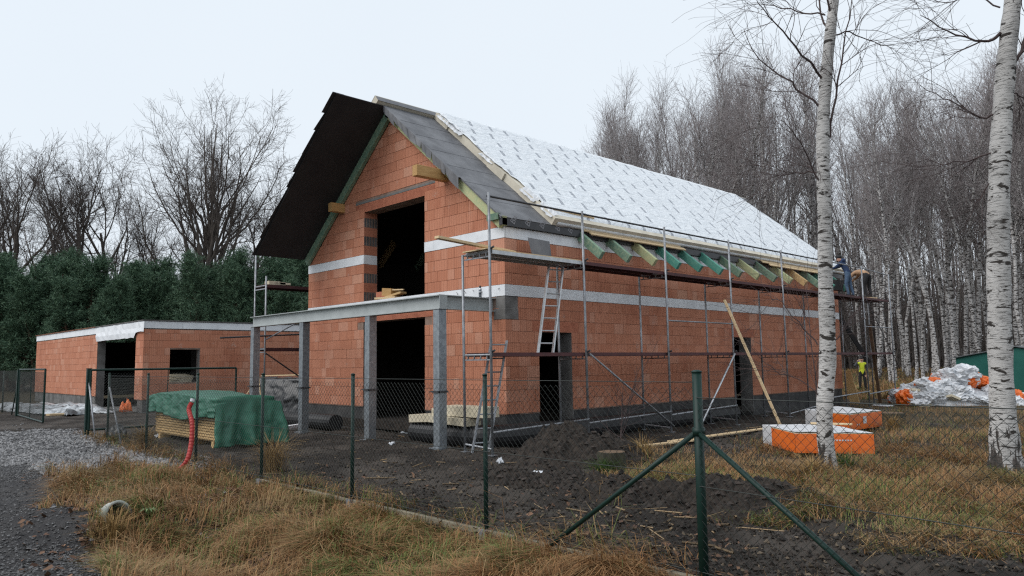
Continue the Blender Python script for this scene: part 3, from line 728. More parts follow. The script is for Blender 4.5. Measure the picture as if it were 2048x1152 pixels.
# ------------------------------------------------------------------ annexe
AX, AY, AXL, AYE = -15.5, -2.27, -30.8, 7.5
annex = thing('flat_roofed_annexe', (AX, AY, 0), 'low red clay block outbuilding with flat roof and white insulated parapet band', 'outbuilding')
aw = MB(); AO = (-20.8, -16.28); AH = 2.40; WN = (-1.39, -.36)
for a, b, z0, z1 in ((AXL, AO[0], BZ-.02, BZ+AH), (AO[1], AX-R0, BZ-.02, BZ+AH), (AO[0], AO[1], BZ+2.15, BZ+AH)): aw.box((a, AY+R0, z0), (b, AY+.3, z1))
afront = aw.build('front_wall', 'mortar', annex)
aw = MB()
for a, b, z0, z1 in ((AY+.3, WN[0], BZ-.02, BZ+AH), (WN[0], WN[1], BZ-.02, BZ+.55), (WN[0], WN[1], BZ+1.70, BZ+AH), (WN[1], AYE, BZ-.02, BZ+AH)): aw.box((AX-.3, a, z0), (AX-R0, b, z1))
aside = aw.build('side_wall', 'mortar', annex)
MB().box((AXL, AYE-.3, BZ-.3), (AX-.3, AYE, BZ+AH)).box((AXL, AY+.3, BZ-.3), (AXL+.3, AYE-.3, BZ+AH)).box((AX-5, AY+3.5, 0), (AX-.3, AY+3.65, BZ+AH)).build('rear_wall', 'inner_shade', annex)
LA = AX-AXL
af = courses(LA, -.0, 10, [(AO[0]-AXL, AO[1]-AXL, -1, 2.15), (AO[0]-AXL, AO[1]-AXL, 2.1, 2.5)], br, [(0, 1, AH-.02)])
asd = courses(AYE-AY, -.0, 10, [(WN[0]-AY, WN[1]-AY, .5, 1.75), (WN[0]-AY-.25, WN[1]-AY+.25, 1.75, 1.95)], br, [(0, 1, AH-.02)])
lay_bricks(annex, [(afront, (AXL, AY, BZ), 0, af), (aside, (AX, AY, BZ), math.pi/2, asd)])
MB().box((AX-.05, WN[0]-.25, BZ+1.752), (AX-.001, WN[1]+.25, BZ+1.996)).build('lintel', 'brick', annex)
MB().box((AX-.28, WN[1]-.003, BZ+.55), (AX-.01, WN[1]+.02, BZ+1.7)).build('reveal', 'concrete', annex)
MB().box((AO[0]-.02, AY+.015, 0), (AO[0]+.004, AY+.3, BZ+2.12)).build('reveal', 'concrete', annex)
MB().box((AX-.2, AY+.05, -.2), (AX-.03, AYE, BZ-.012)).build('plinth', 'block', annex)
x = AXL; 
while x < AX-.02:
    x1 = min(x+.41, AX-.02)
    if not (x1 > AO[0] and x < AO[1]): MB().box((x+.004, AY+.03, -.1), (x1-.004, AY+.25, BZ-.012)).build('plinth_block', 'block', annex)
    x = x1
MB().box((AO[0], AY+.05, -.2), (AO[1], AY+4, .18)).build('floor', 'concrete', annex)
x = AXL-.05
while x < AX:
    x1 = min(x+1.25, AX+.012); MB().box((x+.003, AY-.012, BZ+AH+.02), (x1-.003, AY+.03, BZ+AH+.27)).build('insulation_panel', 'eps', annex); x = x1
y = AY+.03
while y < AYE:
    y1 = min(y+1.25, AYE); MB().box((AX-.03, y+.003, BZ+AH+.02), (AX+.012, y1-.003, BZ+AH+.26)).build('insulation_panel', 'eps', annex); y = y1
# white sheeting lapped over the wide doorway
mb = MB(); n = 22; vs2 = []
for i in range(n+1):
    x = AO[0]-.05+(AO[1]-AO[0]+.95)*i/n
    for j, zz in enumerate((BZ+AH+.24, BZ+AH+.05, BZ+2.3, BZ+2.12+(.0 if i < n-3 else .25))): vs2.append((x, AY-.03-.03*random.random()-(.02 if j == 2 else 0), zz+random.uniform(-.015, .015)))
mb.add(vs2, [(i*4+j, (i+1)*4+j, (i+1)*4+j+1, i*4+j+1) for i in range(n) for j in range(3)]); o = mb.build('sheeting', 'eps', annex); o.modifiers.new('s', 'SOLIDIFY').thickness = .006
MB().box((AXL-.1, AY-.05, BZ+AH+.275), (-21, AYE, BZ+AH+.31)).build('roof_sheet', 'roof_rust', annex)
MB().box((-21, AY-.05, BZ+AH+.275), (AX+.05, AYE, BZ+AH+.305)).build('roof_sheet', 'roof_grey', annex)

# ------------------------------------------------------------------ steel canopy frame
SY = -1.43; steel = thing('steel_canopy_frame', (-4.6, SY, 0), 'grey steel beam on four galvanised columns standing before the gable', 'steel frame')
def ibeam(a, b, h=.29, w=.20, tf=.018):
    a, b = Vector(a), Vector(b); mb = MB(); up = Vector((0, 0, 1))
    mb.bar(a+up*(h-tf/2), b+up*(h-tf/2), w, tf); mb.bar(a+up*tf/2, b+up*tf/2, w, tf); mb.bar(a+up*h/2, b+up*h/2, .014, h-2*tf)
    return mb
ZB = BZ+2.18
ibeam((-8.95, SY, ZB), (-.30, SY, ZB)).build('beam', 'beam_paint', steel)
ibeam((-.40, SY+.11, ZB), (-.40, .06, ZB)).build('beam', 'beam_paint', steel)
MB().box((-.31, SY-.1, ZB), (-.296, SY+.1, ZB+.29)).build('end_plate', 'beam_paint', steel)
for x in (-.42, -2.94, -5.98, -8.80):
    c = MB(); z0 = .02; z1 = ZB-.012
    c.box((x-.095, SY-.095, z0), (x+.095, SY-.083, z1)); c.box((x-.095, SY+.083, z0), (x+.095, SY+.095, z1)); c.box((x-.006, SY-.083, z0), (x+.006, SY+.083, z1))
    c.box((x-.095, SY-.083, z0), (x-.087, SY+.083, z1)); c.box((x+.087, SY-.083, z0), (x+.095, SY+.083, z1))
    co = c.build('column', 'galv', steel)
    MB().box((x-.16, SY-.16, -.02), (x+.16, SY+.16, .02)).build('base_plate', 'galv', co)
    MB().box((x-.10, SY-.10, z1), (x+.10, SY+.10, ZB-.001)).build('cap_plate', 'tube_dark', co)
    MB().box((x-.12, SY-.12, 1.10), (x+.12, SY-.10, 1.14)).box((x+.10, SY-.12, 1.10), (x+.12, SY+.12, 1.14)).box((x-.20, SY-.115, 1.11), (x-.12, SY-.105, 1.13)).build('clamp', 'tube_dark', co)

# ------------------------------------------------------------------ scaffolding
def gz(x, y): return float(hgt(x, y))
XI, XO = .55, 1.32; YS = [-1.60, 1.08, 4.03, 6.98, 9.93, 12.85, 15.75, 18.2]
scaf = thing('scaffolding', (XO, YS[0], 0), 'steel tube scaffolding with red decks along the long wall under the eaves', 'scaffolding')
ZL, ZU, ZR = 1.86, 3.78, 4.80
for i, y in enumerate(YS):
    MB().tube([(XO, y, gz(XO, y)-.05), (XO+an.uniform(-.02, .02), y-.04, ZR+.06 if i < 7 else ZU+.95)], .0255, 8).build('upright', 'tube', scaf, True)
    MB().tube([(XI, y, gz(XI, y)-.05), (XI, y-.03, ZU-.02)], .0255, 8).build('upright', 'tube', scaf, True)
    for z in (ZL, ZU):
        mb = MB().tube([(XI, y, z-.03), (XO, y, z-.03)], .022, 6).bar((XI+.03, y, z-.12), (XO-.03, y, z-.12), .03, .025)
        for k in range(4): xx = XI+.1+k*.18; mb.bar((xx, y, z-.12), (xx+.02, y, z-.03), .012, .03, (0, 1, 0))
        mb.build('transom', 'tube', scaf)
        MB().tube([(XO, y-.005, z+.02), (XO+.09, y+.0, z+.05)], .02, 6).tube([(XO, y, z-.06), (XO, y, z+.03)], .034, 8).build('coupler', 'tube_dark', scaf)
    MB().tube([(XI, y, .16), (XO, y, .12)], .02, 6).build('foot_tie', 'tube', scaf)
    for x in (XI, XO): MB().cbox((x, y, gz(x, y)+.01), (.15, .15, .015)).build('foot_plate', 'tube', scaf)
for i in range(len(YS)-1):
    y0, y1 = YS[i]+.02, YS[i+1]-.02
    for z in (ZL, ZU):
        silver = (i == 0 and z == ZU)
        for j in range(2):
            xa = XI+.04+j*.36; mb = MB().box((xa, y0, z), (xa+.34, y1, z+.012))
            mb.box((xa, y0, z-.06), (xa+.015, y1, z)); mb.box((xa+.325, y0, z-.06), (xa+.34, y1, z))
            mb.build('deck', 'alu' if silver else 'deck_red', scaf)
        if silver: MB().box((XI+.06, y0-.1, z+.014), (XO-.05, y1-.05, z+.034)).build('deck_board', 'fresh_board', scaf)
    mtl = 'tube_dark' if i < 5 else 'tube'
    MB().tube([(XO-.03, YS[i]-.05, ZR), (XO-.03, YS[i+1]+.05, ZR if i < 6 else ZU+.93)], .021, 7).build('guard_rail', mtl, scaf, True)
for i in (0, 1, 2):
    MB().tube([(XO+.03, YS[i], .42), (XO+.03, YS[i+1], .50)], .021, 7).build('ledger', 'tube', scaf, True)
MB().tube([(XO+.03, YS[2], BZ+2.02), (XO+.03, YS[3], BZ+2.02)], .018, 7).build('ledger', 'tube', scaf, True)
for i in (5, 6): MB().tube([(XO+.03, YS[i], .46), (XO+.03, YS[i+1], .55)], .021, 7).build('ledger', 'tube', scaf, True)
MB().tube([(XO+.03, YS[6], ZL+.9), (XO+.03, YS[7], ZL+.9)], .018, 7).build('ledger', 'tube', scaf, True)
MB().tube([(XO+.04, YS[1]+.05, ZL-.02), (XO+.06, YS[2]+.02, .16)], .021, 7).build('brace', 'tube', scaf, True)
MB().tube([(XO+.04, YS[3]-.02, ZL-.02), (XO+.30, YS[2]+.75, .10)], .023, 7).build('brace', 'tube_bright', scaf, True)
MB().tube([(XO+.04, YS[6]+.1, ZU-.05), (XO+.04, YS[7]+.5, ZL-.6)], .014, 6).build('brace', 'tube_dark', scaf, True)
MB().tube([(XO+.03, YS[4], .12), (XO+.4, YS[4]+1.6, .35)], .02, 6).build('brace', 'tube', scaf, True)

# scaffold on the far side of the gable
LXI, LXO = -9.30, -10.02; LY = [-.90, 1.9, 4.8, 7.6]; lz = BZ+3.47
sc2 = thing('scaffolding', (LXO, LY[0], 0), 'second steel scaffolding with red deck beyond the gable, beside the flat roofed outbuilding', 'scaffolding')
for y in LY:
    MB().tube([(LXI, y, 0), (LXI, y, lz+.25)], .0255, 8).build('upright', 'tube', sc2, True)
    MB().tube([(LXO, y, 0), (LXO, y, lz+1.0)], .0255, 8).build('upright', 'tube', sc2, True)
    for z in (lz, BZ+1.6): MB().tube([(LXI, y, z-.03), (LXO, y, z-.03)], .022, 6).bar((LXI, y, z-.12), (LXO, y, z-.12), .03, .03).build('transom', 'tube', sc2)
for i in range(3):
    for z in (lz, BZ+1.6): MB().box((LXO+.04, LY[i], z), (LXI-.04, LY[i+1], z+.012)).box((LXI-.055, LY[i], z-.08), (LXI-.04, LY[i+1], z)).box((LXO+.04, LY[i], z-.08), (LXO+.055, LY[i+1], z)).build('deck', 'deck_red', sc2)
MB().tube([(LXI+.05, -2.25, BZ+1.88), (LXI+.05, .6, BZ+2.04)], .024, 7).build('ledger', 'tube_dark', sc2)
MB().tube([(LXI+.06, LY[0], BZ+1.85), (LXI+.06, LY[0]+1.6, BZ+2.7)], .022, 7).build('brace', 'tube', sc2)
MB().tube([(LXI+.06, LY[0], BZ+1.45), (LXI+.06, LY[0]+1.7, BZ+.35)], .022, 7).build('brace', 'tube_dark', sc2)
for k, (px, py) in enumerate(((545, 563), (556, 560), (566, 562))):
    q = at(px, py, X=-9.6); o = MB().cbox((q.x, q.y, lz+.075), (.3, .35, .12-.03*k)).build('insulation_offcut', 'pir', origin=(q.x, q.y, lz+.015))
    tag(o, 'small cream insulation offcut lying on the deck of the scaffold beyond the gable', 'offcut', 'offcuts on the far scaffold deck')

# ladders
def ladder(name, label, a, b, width_dir, w=.36, step=.27, mtl='alu'):
    a, b = Vector(a), Vector(b); t = thing(name, a, label, 'ladder'); wd = Vector(width_dir).normalized()*w/2; d = (b-a).normalized(); nrm = d.cross(wd).normalized()
    for s in (-1, 1): MB().bar(a+wd*s, b+wd*s, .03, .065, nrm).build('stile', mtl, t)
    ln = (b-a).length; k = .2
    while k < ln-.05: MB().tube([a+d*k-wd, a+d*k+wd], .016, 6).build('rung', mtl, t); k += step
    return t
ladder('aluminium_ladder', 'pale aluminium ladder leaning from the lower scaffold deck to the upper one', (.93, .24, ZL+.013), (.80, .78, ZU+.10), (.25, 1, 0), .36)
ladder('aluminium_ladder', 'weathered grey ladder standing on the mud inside the end scaffold bay', (.86, -1.50, 0), (.86, -.98, ZL+.25), (.4, 1, 0), .32, mtl='tube')

# ------------------------------------------------------------------ loose timber on and by the scaffold
def plank(name, label, cat, a, b, w, h, mtl, group=None, up=(0, 0, 1)):
    o = MB().bar(a, b, w, h, up).build(name, mtl, origin=(Vector(a)+Vector(b))/2, bevel=.003); return tag(o, label, cat, group)
plank('plank', 'weathered plank poking out past the gable end of the upper scaffold deck', 'plank', (XO-.28, YS[0]-1.05, ZU+.16), (XO-.30, YS[0]+.9, ZU+.065), .12, .05, 'fresh_board')
plank('wooden_pole', 'long pale timber batten leaning steeply against the scaffolding', 'batten', (2.60, 6.86, .0), (1.42, 6.45, BZ+2.62), .09, .06, 'fresh_board')
q0, q1 = G(1272, 897), G(1395, 884)
plank('plank', 'short pale plank lying on the mud behind the soil heap', 'plank', q0+Vector((0, 0, .04)), q1+Vector((0, 0, .04)), .12, .03, 'fresh_board')
q0, q1 = G(1340, 889), G(1545, 860)
plank('plank', 'long pale plank on the ground leading to the orange insulation packs', 'plank', q0+Vector((0, 0, .06)), q1+Vector((0, 0, .06)), .14, .03, 'fresh_board')
slp = Vector((CSL, 0, -SSL)); nup = Vector((SSL, 0, CSL))
def on_roof(d, y, o): return P(d, o, y)
i = 0
for (d, y0, y1, o_) in ((5.42, 2.30, 6.35, -.012), (5.55, 2.45, 6.45, -.012), (5.68, 2.60, 6.55, -.012)):
    plank('batten', 'pale batten laid across the green rafter tails near the gable end', 'batten', on_roof(d+.05, y0, .02), on_roof(d+.05, y1, .02), .11, .03, 'fresh_board', 'three battens over the rafter tails near the gable', nup)
for (d, y0, y1) in ((5.55, 10.6, 15.0), (5.68, 10.9, 15.2), (5.81, 11.2, 15.4)):
    plank('batten', 'pale batten laid across the rafter tails near the roofers', 'batten', on_roof(d, y0, .02), on_roof(d, y1, .02), .11, .03, 'fresh_board', 'battens over the rafter tails near the roofers', nup)
plank('batten', 'short brown batten lying on the foil at the start of the eaves', 'batten', on_roof(5.22, 1.5, IT+.03), on_roof(5.30, 2.95, IT+.03), .06, .04, 'fresh_board', None, nup)
plank('batten', 'slim batten along the lower foil edge above the middle rafter tails', 'batten', on_roof(5.42, 5.6, .06), on_roof(5.42, 9.8, .06), .05, .05, 'fresh_board', None, nup)
# dark sheet standing on the upper deck against the wall
o = MB().prism([at(1055, 475, X=.36), at(1098, 483, X=.34), at(1104, 526, X=.42), at(1066, 517, X=.44)], (.012, 0, 0)).build('felt_sheet', 'felt', origin=at(1085, 522, X=.4))
tag(o, 'dark grey felt offcut propped on the scaffold deck against the wall', 'sheet')
# timber prop and planks in the far bays
plank('timber_prop', 'dark upright plank leaning among the far scaffold posts', 'plank', (1.0, 17.6, -.05), (1.05, 16.9, ZL+1.0), .11, .05, 'old_wood', None, (0, 1, 0))
plank('board', 'brown board leaning on the far corner of the house', 'board', (.35, 17.0, 0), (.1, 16.95, 1.2), .34, .03, 'timber', None, (0, 1, 0))
o = MB().prism([at(1652, 560, X=.42), at(1688, 562, X=.45), at(1692, 584, X=.45), at(1654, 580, X=.42)], (.2, 0, 0)).build('felt_roll', 'membrane', origin=at(1680, 580, X=.5)); tag(o, 'black felt bundle on the upper scaffold deck by the roofers', 'felt')
for k in range(3):
    y = YS[6]+.55+k*.42; tag(MB().cbox((XO-.35, y, ZU+.03+.02*k), (.5, .32, .04), Euler((.05*k, .06, .4*k)).to_matrix()).build('offcut_board', 'fresh_board', origin=(XO-.35, y, ZU+.02)), 'pale board offcut lying on the outermost end of the upper deck', 'offcut', 'offcuts on the far end of the upper deck')
# black downpipe-like chute / dark beam hanging at the far end
plank('dark_beam', 'dark beam slanting down behind the far scaffold bay', 'beam', (-.6, 18.0, BZ+2.9), (.3, 18.6, BZ+.9), .18, .14, 'membrane')

# ------------------------------------------------------------------ at the foot of the gable
def ribbed(name, label, pts, r, cat='pipe'):
    mb = MB(); path = []; rs = []
    pts = [Vector(q) for q in pts]
    for a, b in zip(pts[:-1], pts[1:]):
        n = max(2, int((b-a).length/.035))
        for i in range(n): path.append(a.lerp(b, i/n)); rs.append(r*(1.0 if len(rs) % 2 else .955))
    path.append(pts[-1]); rs.append(r)
    o = mb.tube(path, rs, 16).build(name, 'drain', origin=pts[0], smooth=False); return tag(o, label, cat)
arc = [(-2.0, -.86, .21), (-.2, -.88, .21), (.12, -.78, .21), (.30, -.55, .21), (.36, -.2, .21), (.36, 2.0, .20), (.34, 5.0, .18), (.30, 8.6, .16)]
ribbed('drain_pipe', 'fat black ribbed drain pipe bent round the near corner of the house', arc, .23)
ribbed('drain_pipe', 'fat black ribbed drain pipe lying before the gable beside the wide doorway', [(-8.9, -.62, .19), (-5.7, -.66, .2)], .21)
for (x0, x1, y, z0, h, a, lab) in ((-1.98, -1.05, -.86, .44, .17, .06, 'cream insulation board lying askew on the drain pipe, nearest the doorway'), (-1.2, .0, -.92, .44, .15, -.03, 'lower cream insulation board beneath the stack by the steel column'),
                              (-.9, .42, -.80, .60, .21, .0, 'thick cream insulation board on top of the stack at the house corner'), (-1.35, -.55, -.72, .61, .16, .10, 'cream insulation board leaning on the gable behind the steel column')):
    o = MB().cbox(((x0+x1)/2, y, z0+h/2), (x1-x0, .42, h), Euler((0, -a, 0)).to_matrix()).build('insulation_board', 'pir', origin=((x0+x1)/2, y, z0), bevel=.004); tag(o, lab, 'insulation board')
# wood offcuts inside the upper opening
wo = random.Random(2)
labs = ['cardboard box standing on the sill of the upper gable opening', 'flat board offcut lying on the sill of the upper gable opening', 'tilted board offcut on the pile in the upper gable opening', 'small wood block behind the offcuts in the upper opening', 'short red block by the jamb of the upper opening', 'thin lath poking from the offcuts in the upper opening']
bx = [((-4.55, .22, BZ+2.93), (.36, .28, .20), 'beam_wood', .1), ((-4.55, .15, BZ+2.78), (.80, .26, .05), 'fresh_board', .02), ((-4.3, .2, BZ+2.845), (.62, .2, .05), 'timber', -.14), ((-4.75, .4, BZ+2.86), (.18, .2, .2), 'timber', 0), ((-5.0, .3, BZ+2.87), (.36, .2, .22), 'lintel', 0), ((-4.2, .16, BZ+2.97), (.55, .04, .03), 'fresh_board', .05)]
for (c, d, mt_, a), lb in zip(bx, labs): tag(MB().cbox(c, d, Euler((0, a, .1)).to_matrix()).build('wood_offcut', mt_, origin=c), lb, 'offcut')
# spray can on the beam
t = thing('spray_can', (-.40, -.35, ZB+.29), 'slim dark spray can standing on the steel beam by the corner', 'can')
MB().tube([(-.40, -.35, ZB+.29), (-.40, -.35, ZB+.48), (-.40, -.35, ZB+.50)], [.033, .033, .02], 12).build('body', 'can', t, True)
MB().tube([(-.40, -.35, ZB+.50), (-.40, -.35, ZB+.545)], .022, 10).build('cap', 'tube_dark', t, True)

# ------------------------------------------------------------------ fence and gate
fence = thing('chain_link_fence', (8.26, FY, 0), 'dark green chain link fence with braced post and low concrete base boards', 'fence')
PX = [8.26-2.53*k for k in range(7)]
def post(x, y, z0, z1, r, parent=fence):
    o = MB().tube([(x, y, z0), (x, y, z1)], r, 12).build('post', 'fence_green', parent, True)
    MB().tube([(x, y, z1), (x, y, z1+.012), (x, y, z1+.022)], [r+.004, r+.004, r*.5], 12).build('post_cap', 'fence_green', o, True)
    return o
for k, x in enumerate(PX): post(x, FY, -.3, 1.55 if k else 1.58, .024 if k else .038)
post(PX[0]+2.55, FY-.24, -.3, 1.5, .024)
WM = {}
def net(length, height, a=.035, r=.0021):
    n = int(length/a); k = int(height/a); zz = np.arange(k+1)*a; wires = []
    for i in range(n):
        x0 = i*a; ph = (np.arange(k+1)+i) % 2
        wires.append(np.stack([x0+ph*a, ((np.arange(k+1)+i) % 2-.5)*.004, zz], 1))
    Pn = np.array(wires); V, F_ = tubes(Pn, np.full(Pn.shape[:2], r), 4, (0, 1., 0)); return np_mesh('mesh_panel', V, F_, ['wire'])
def tubes(Pn, Rn, n, rv=None):
    N, K, _ = Pn.shape; Tn = np.empty_like(Pn); Tn[:, 1:-1] = Pn[:, 2:]-Pn[:, :-2]; Tn[:, 0] = Pn[:, 1]-Pn[:, 0]; Tn[:, -1] = Pn[:, -1]-Pn[:, -2]
    Tn /= np.linalg.norm(Tn, axis=2, keepdims=True)+1e-9
    ref = np.zeros_like(Tn); up_ = np.abs(Tn[:, :1, 2:3]) > .85; ref[:] = np.where(up_, np.array([1., .13, 0]), np.array([.11, .07, 1.])) if rv is None else np.array(rv)
    U = np.cross(Tn, ref); U /= np.linalg.norm(U, axis=2, keepdims=True)+1e-9; Wv = np.cross(Tn, U)
    a = np.arange(n)*2*np.pi/n
    V = Pn[:, :, None, :]+Rn[:, :, None, None]*(np.cos(a)[None, None, :, None]*U[:, :, None, :]+np.sin(a)[None, None, :, None]*Wv[:, :, None, :])
    ii = np.arange(N*K*n).reshape(N, K, n); b = np.roll(ii, -1, axis=2)
    Fq = np.stack([ii[:, :-1], b[:, :-1], b[:, 1:], ii[:, 1:]], -1).reshape(-1, 4)
    return V.reshape(-1, 3), Fq
nm = net(2.50, 1.47)
for k in range(6):
    o = mobj('mesh_panel', nm, fence); o.location = Vector((PX[k+1]+.015, FY-.03, .03))-wloc(fence)
nm2 = net(2.6, 1.36)
o = mobj('mesh_panel', nm2, fence); o.location = Vector((PX[0]+.02, FY-.03, .02))-wloc(fence); o.rotation_euler = (0, 0, -.105)
o = mobj('mesh_panel', nm2, fence); o.location = Vector((PX[0]+2.58, FY-.30, .02))-wloc(fence); o.rotation_euler = (0, 0, -.105)
for z in (1.505, .78, .05): MB().tube([(PX[-1], FY-.032, z), (PX[0], FY-.032, z)], .0035, 5).build('tension_wire', 'wire', fence)
for z in (1.385, .70, .05): MB().tube([(PX[0], FY-.032, z), (PX[0]+5.2, FY-.57, z)], .0035, 5).build('tension_wire', 'wire', fence)
for x0, x1 in ((PX[0], PX[0]-1.67), (PX[0], PX[0]+1.70)):
    MB().tube([(x0, FY-.02, 1.12), (x1, FY-.02-(.16 if x1 > x0 else 0), -.05)], .021, 10).build('brace', 'fence_green', fence, True)
MB().tube([(PX[0], FY, 1.09), (PX[0], FY, 1.15)], .05, 12).build('collar', 'fence_green', fence, True)
for k in range(3):
    MB().box((PX[k+1]+.03, FY-.025, -.30), (PX[k]-.03, FY+.025, .0)).build('base_board', 'board_concrete', fence, bevel=.008)
    MB().box((PX[k+1]-.05, FY-.06, -.26), (PX[k+1]+.05, FY+.02, .0)).build('board_holder', 'galv', fence)
MB().box((PX[0]+.03, FY-.03, -.32), (PX[0]+2.5, FY+.02, -.06)).build('base_board', 'board_concrete', fence, bevel=.008)
for k, zz in enumerate((.28, .55, .86)):
    pass
g0 = .15
def gate_leaf(label, a, b, h0, h1, hinge_post=None):
    a, b = Vector(a), Vector(b); t = thing('gate_leaf', a, label, 'gate'); d = (b-a).normalized()
    for q in (a, b): MB().tube([q+Vector((0, 0, h0)), q+Vector((0, 0, h1))], .028, 8).build('stile', 'fence_green', t)
    for z in (h0, h1): MB().tube([a+Vector((0, 0, z)), b+Vector((0, 0, z))], .026, 8).build('rail', 'fence_green', t)
    mid = (a+b)/2; MB().tube([mid+Vector((0, 0, h0)), mid+Vector((0, 0, h1))], .012, 6).build('stiffener', 'fence_green', t)
    me = net((b-a).length-.06, h1-h0-.08, r=.0019); o = mobj('mesh_panel', me, t); o.location = d*.03+Vector((0, 0, h0+.04)); o.rotation_euler = (0, 0, math.atan2(d.y, d.x))
    return t
gate_leaf('open green mesh gate leaf standing inward behind the tarpaulined board stack', (-8.38, FY, g0), (-8.38, -2.15, g0), .08, 1.49)
gate_leaf('closed green mesh gate leaf across the drive before the outbuilding', (-12.9, FY+.02, g0), (-17.6, FY+.3, g0), .05, 1.52)
for x, y, lab in ((-8.46, FY-.02, 'thick dark green gate post with slanting stay at the fence end'), (-17.75, FY+.3, 'thick dark green gate post at the far side of the drive')):
    t = thing('gate_post', (x, y, g0), lab, 'post'); MB().box((x-.05, y-.05, -.2), (x+.05, y+.05, g0+1.52)).build('shaft', 'fence_green', t, bevel=.006)
    MB().box((x-.055, y-.055, g0+1.522), (x+.055, y+.055, g0+1.535)).build('cap', 'fence_green', t)
    sx = .75 if x > -10 else -.9
    MB().tube([(x+.04*sx, y, g0+1.2), (x+sx, y, 0)], .02, 8).build('stay', 'tube' if x > -10 else 'fence_green', t, True)
MB().tube([(PX[6]+.02, FY, 1.25), (PX[6]+1.0, FY, .05)], .02, 8).build('brace', 'tube', fence, True)
f2 = thing('chain_link_fence', (-17.8, FY+.3, 0), 'far green mesh fence running on beyond the closed gate leaf', 'fence')
for k in range(4): post(-18.2-2.5*k, FY+.35+.05*k, 0, 1.62, .024, f2)
for k in range(3):
    o = mobj('mesh_panel', nm, f2); o.location = Vector((-18.2-2.5*(k+1), FY+.38+.05*k, .2))-wloc(f2)

# ------------------------------------------------------------------ board stack under the green tarpaulin
SX0, SX1, SYF, SYB = -7.65, -3.75, -4.52, -3.35
stack = thing('board_stack', (SX0, SYF, .05), 'stack of yellow formwork boards half covered by a green tarpaulin behind the fence', 'board stack')
for x in (SX0+.4, SX1-1.6, SX1-.4): MB().box((x, SYF+.02, -.05), (x+.12, SYB, .14)).build('bearer', 'timber', stack)
MB().box((SX0+.05, SYF+.1, .12), (SX1, SYB, .155)).build('pallet_board', 'timber', stack)
for k in range(15):
    z = .16+k*.056
    for (a, b) in ((SX0+.1, SX0+2.0), (SX0+2.012, SX1-.02)): MB().box((a, SYF+.05+wo.uniform(-.01, .01), z), (b+wo.uniform(-.008, .004), SYB-.05, z+.042)).build('board', 'timber', stack)
def sheet(name, fn, nu, nv, mt_, label, cat, origin, th=.006, parent=None):
    V = [Vector(fn(i/nu, j/nv)) for i in range(nu+1) for j in range(nv+1)]
    Fq = [(i*(nv+1)+j, (i+1)*(nv+1)+j, (i+1)*(nv+1)+j+1, i*(nv+1)+j+1) for i in range(nu) for j in range(nv)]
    mb = MB(); mb.add(V, Fq); o = mb.build(name, mt_, parent, smooth=True, origin=origin if parent is None else None); o.modifiers.new('s', 'SOLIDIFY').thickness = th
    if label: tag(o, label, cat)
    return o
def tarp(u, v):     # u along X then down the end, v across: front hem -> top -> back hem
    w = (fbm(u*9, v*7, 1, 77)-.47); w2 = (fbm(u*26, v*19, 1, 78)-.47); rd = abs(float(fbm(u*12+v*5, v*8-u*4, 1, 79))-.47)
    top = 1.06+.03*math.sin(u*7)-.05*float(sst(.15, 0, u))
    hem = .60+.05*math.sin(u*11)-.35*float(sst(.06, .0, u))
    if v < .30: t = v/.30; fz = hem-top; z = top+fz*(1-t); y = SYF-.03-.07*(1-t)
    elif v < .72: t = (v-.30)/.42; z = top+.04*math.sin(math.pi*t); y = SYF-.03+(SYB-SYF+.06)*t
    else: t = (v-.72)/.28; z = top-(top-.3)*t; y = SYB+.05+.06*t
    if u < .74:
        x = SX0-.18+(SX1-SX0+.24)*u/.74
        fld = .035*math.sin(u*70+3*math.sin(v*4))*max(0., .30-v)/.30
        return (x+w2*.03, y+w*.09-rd*.12+w2*.02+fld, max(.08, z+w*.06+w2*.012))
    t = (u-.74)/.26; c_ = (v-.5)*2
    x = SX1+.06+.16*t+.10*math.sin(v*15)*t
    yy = SYF-.10+(SYB-SYF+.25)*v+c_*.10*t
    zt2 = min(z, top) if .25 < v < .78 else top-.10*abs(c_)
    z = zt2+(.07-zt2)*t
    return (x+w*.12*t+rd*.22*t+.07*math.sin(v*26+2*t)*t, yy+w2*.02, max(.05, z+w*.06*(1-t)+w2*.02))
sheet('tarpaulin', tarp, 120, 60, 'tarp_green', 'creased green tarpaulin draped over the stack of yellow boards', 'tarpaulin', (SX0, SYF, .1))
# black sheeting over a stack by the outbuilding
bq0 = Vector((-11.6, -.2, 0)); bq1 = Vector((-9.7, 2.6, 0))
def bsheet(u, v):
    w = fbm(u*7, v*6, 1, 90)-.47; w2 = fbm(u*20, v*18, 1, 91)-.47; x = -11.9+2.2*u+.2*math.sin(v*5)
    y = .1+.9*u; 
    if v < .6: t = v/.6; z = .12+1.15*t; x2 = x; y2 = y-.35*(1-t)
    else: t = (v-.6)/.4; z = 1.27+.03*t; x2 = x-.9*t; y2 = y+.8*t
    return (x2+w*.25, y2+w*.3+w2*.08, max(.05, z+w*.12+w2*.05))
st2 = thing('timber_stack', (-11.3, .9, 0), 'stack of planks under black sheeting beside the outbuilding', 'timber stack')
for k in range(6):
    MB().cbox((-11.3+.05*k, 1.2, .15+.17*k), (2.3, .9, .14), Euler((0, 0, .38)).to_matrix()).build('board', 'timber', st2)
sheet('black_sheeting', bsheet, 50, 44, 'tarp_black', 'wrinkled black plastic sheeting hung over timber between the steel columns', 'sheeting', (-11, .5, .1))
plank('plank', 'long plank laid along the top of the black sheeting', 'plank', (-12.2, .45, 1.36), (-9.6, 1.35, 1.40), .2, .035, 'fresh_board')
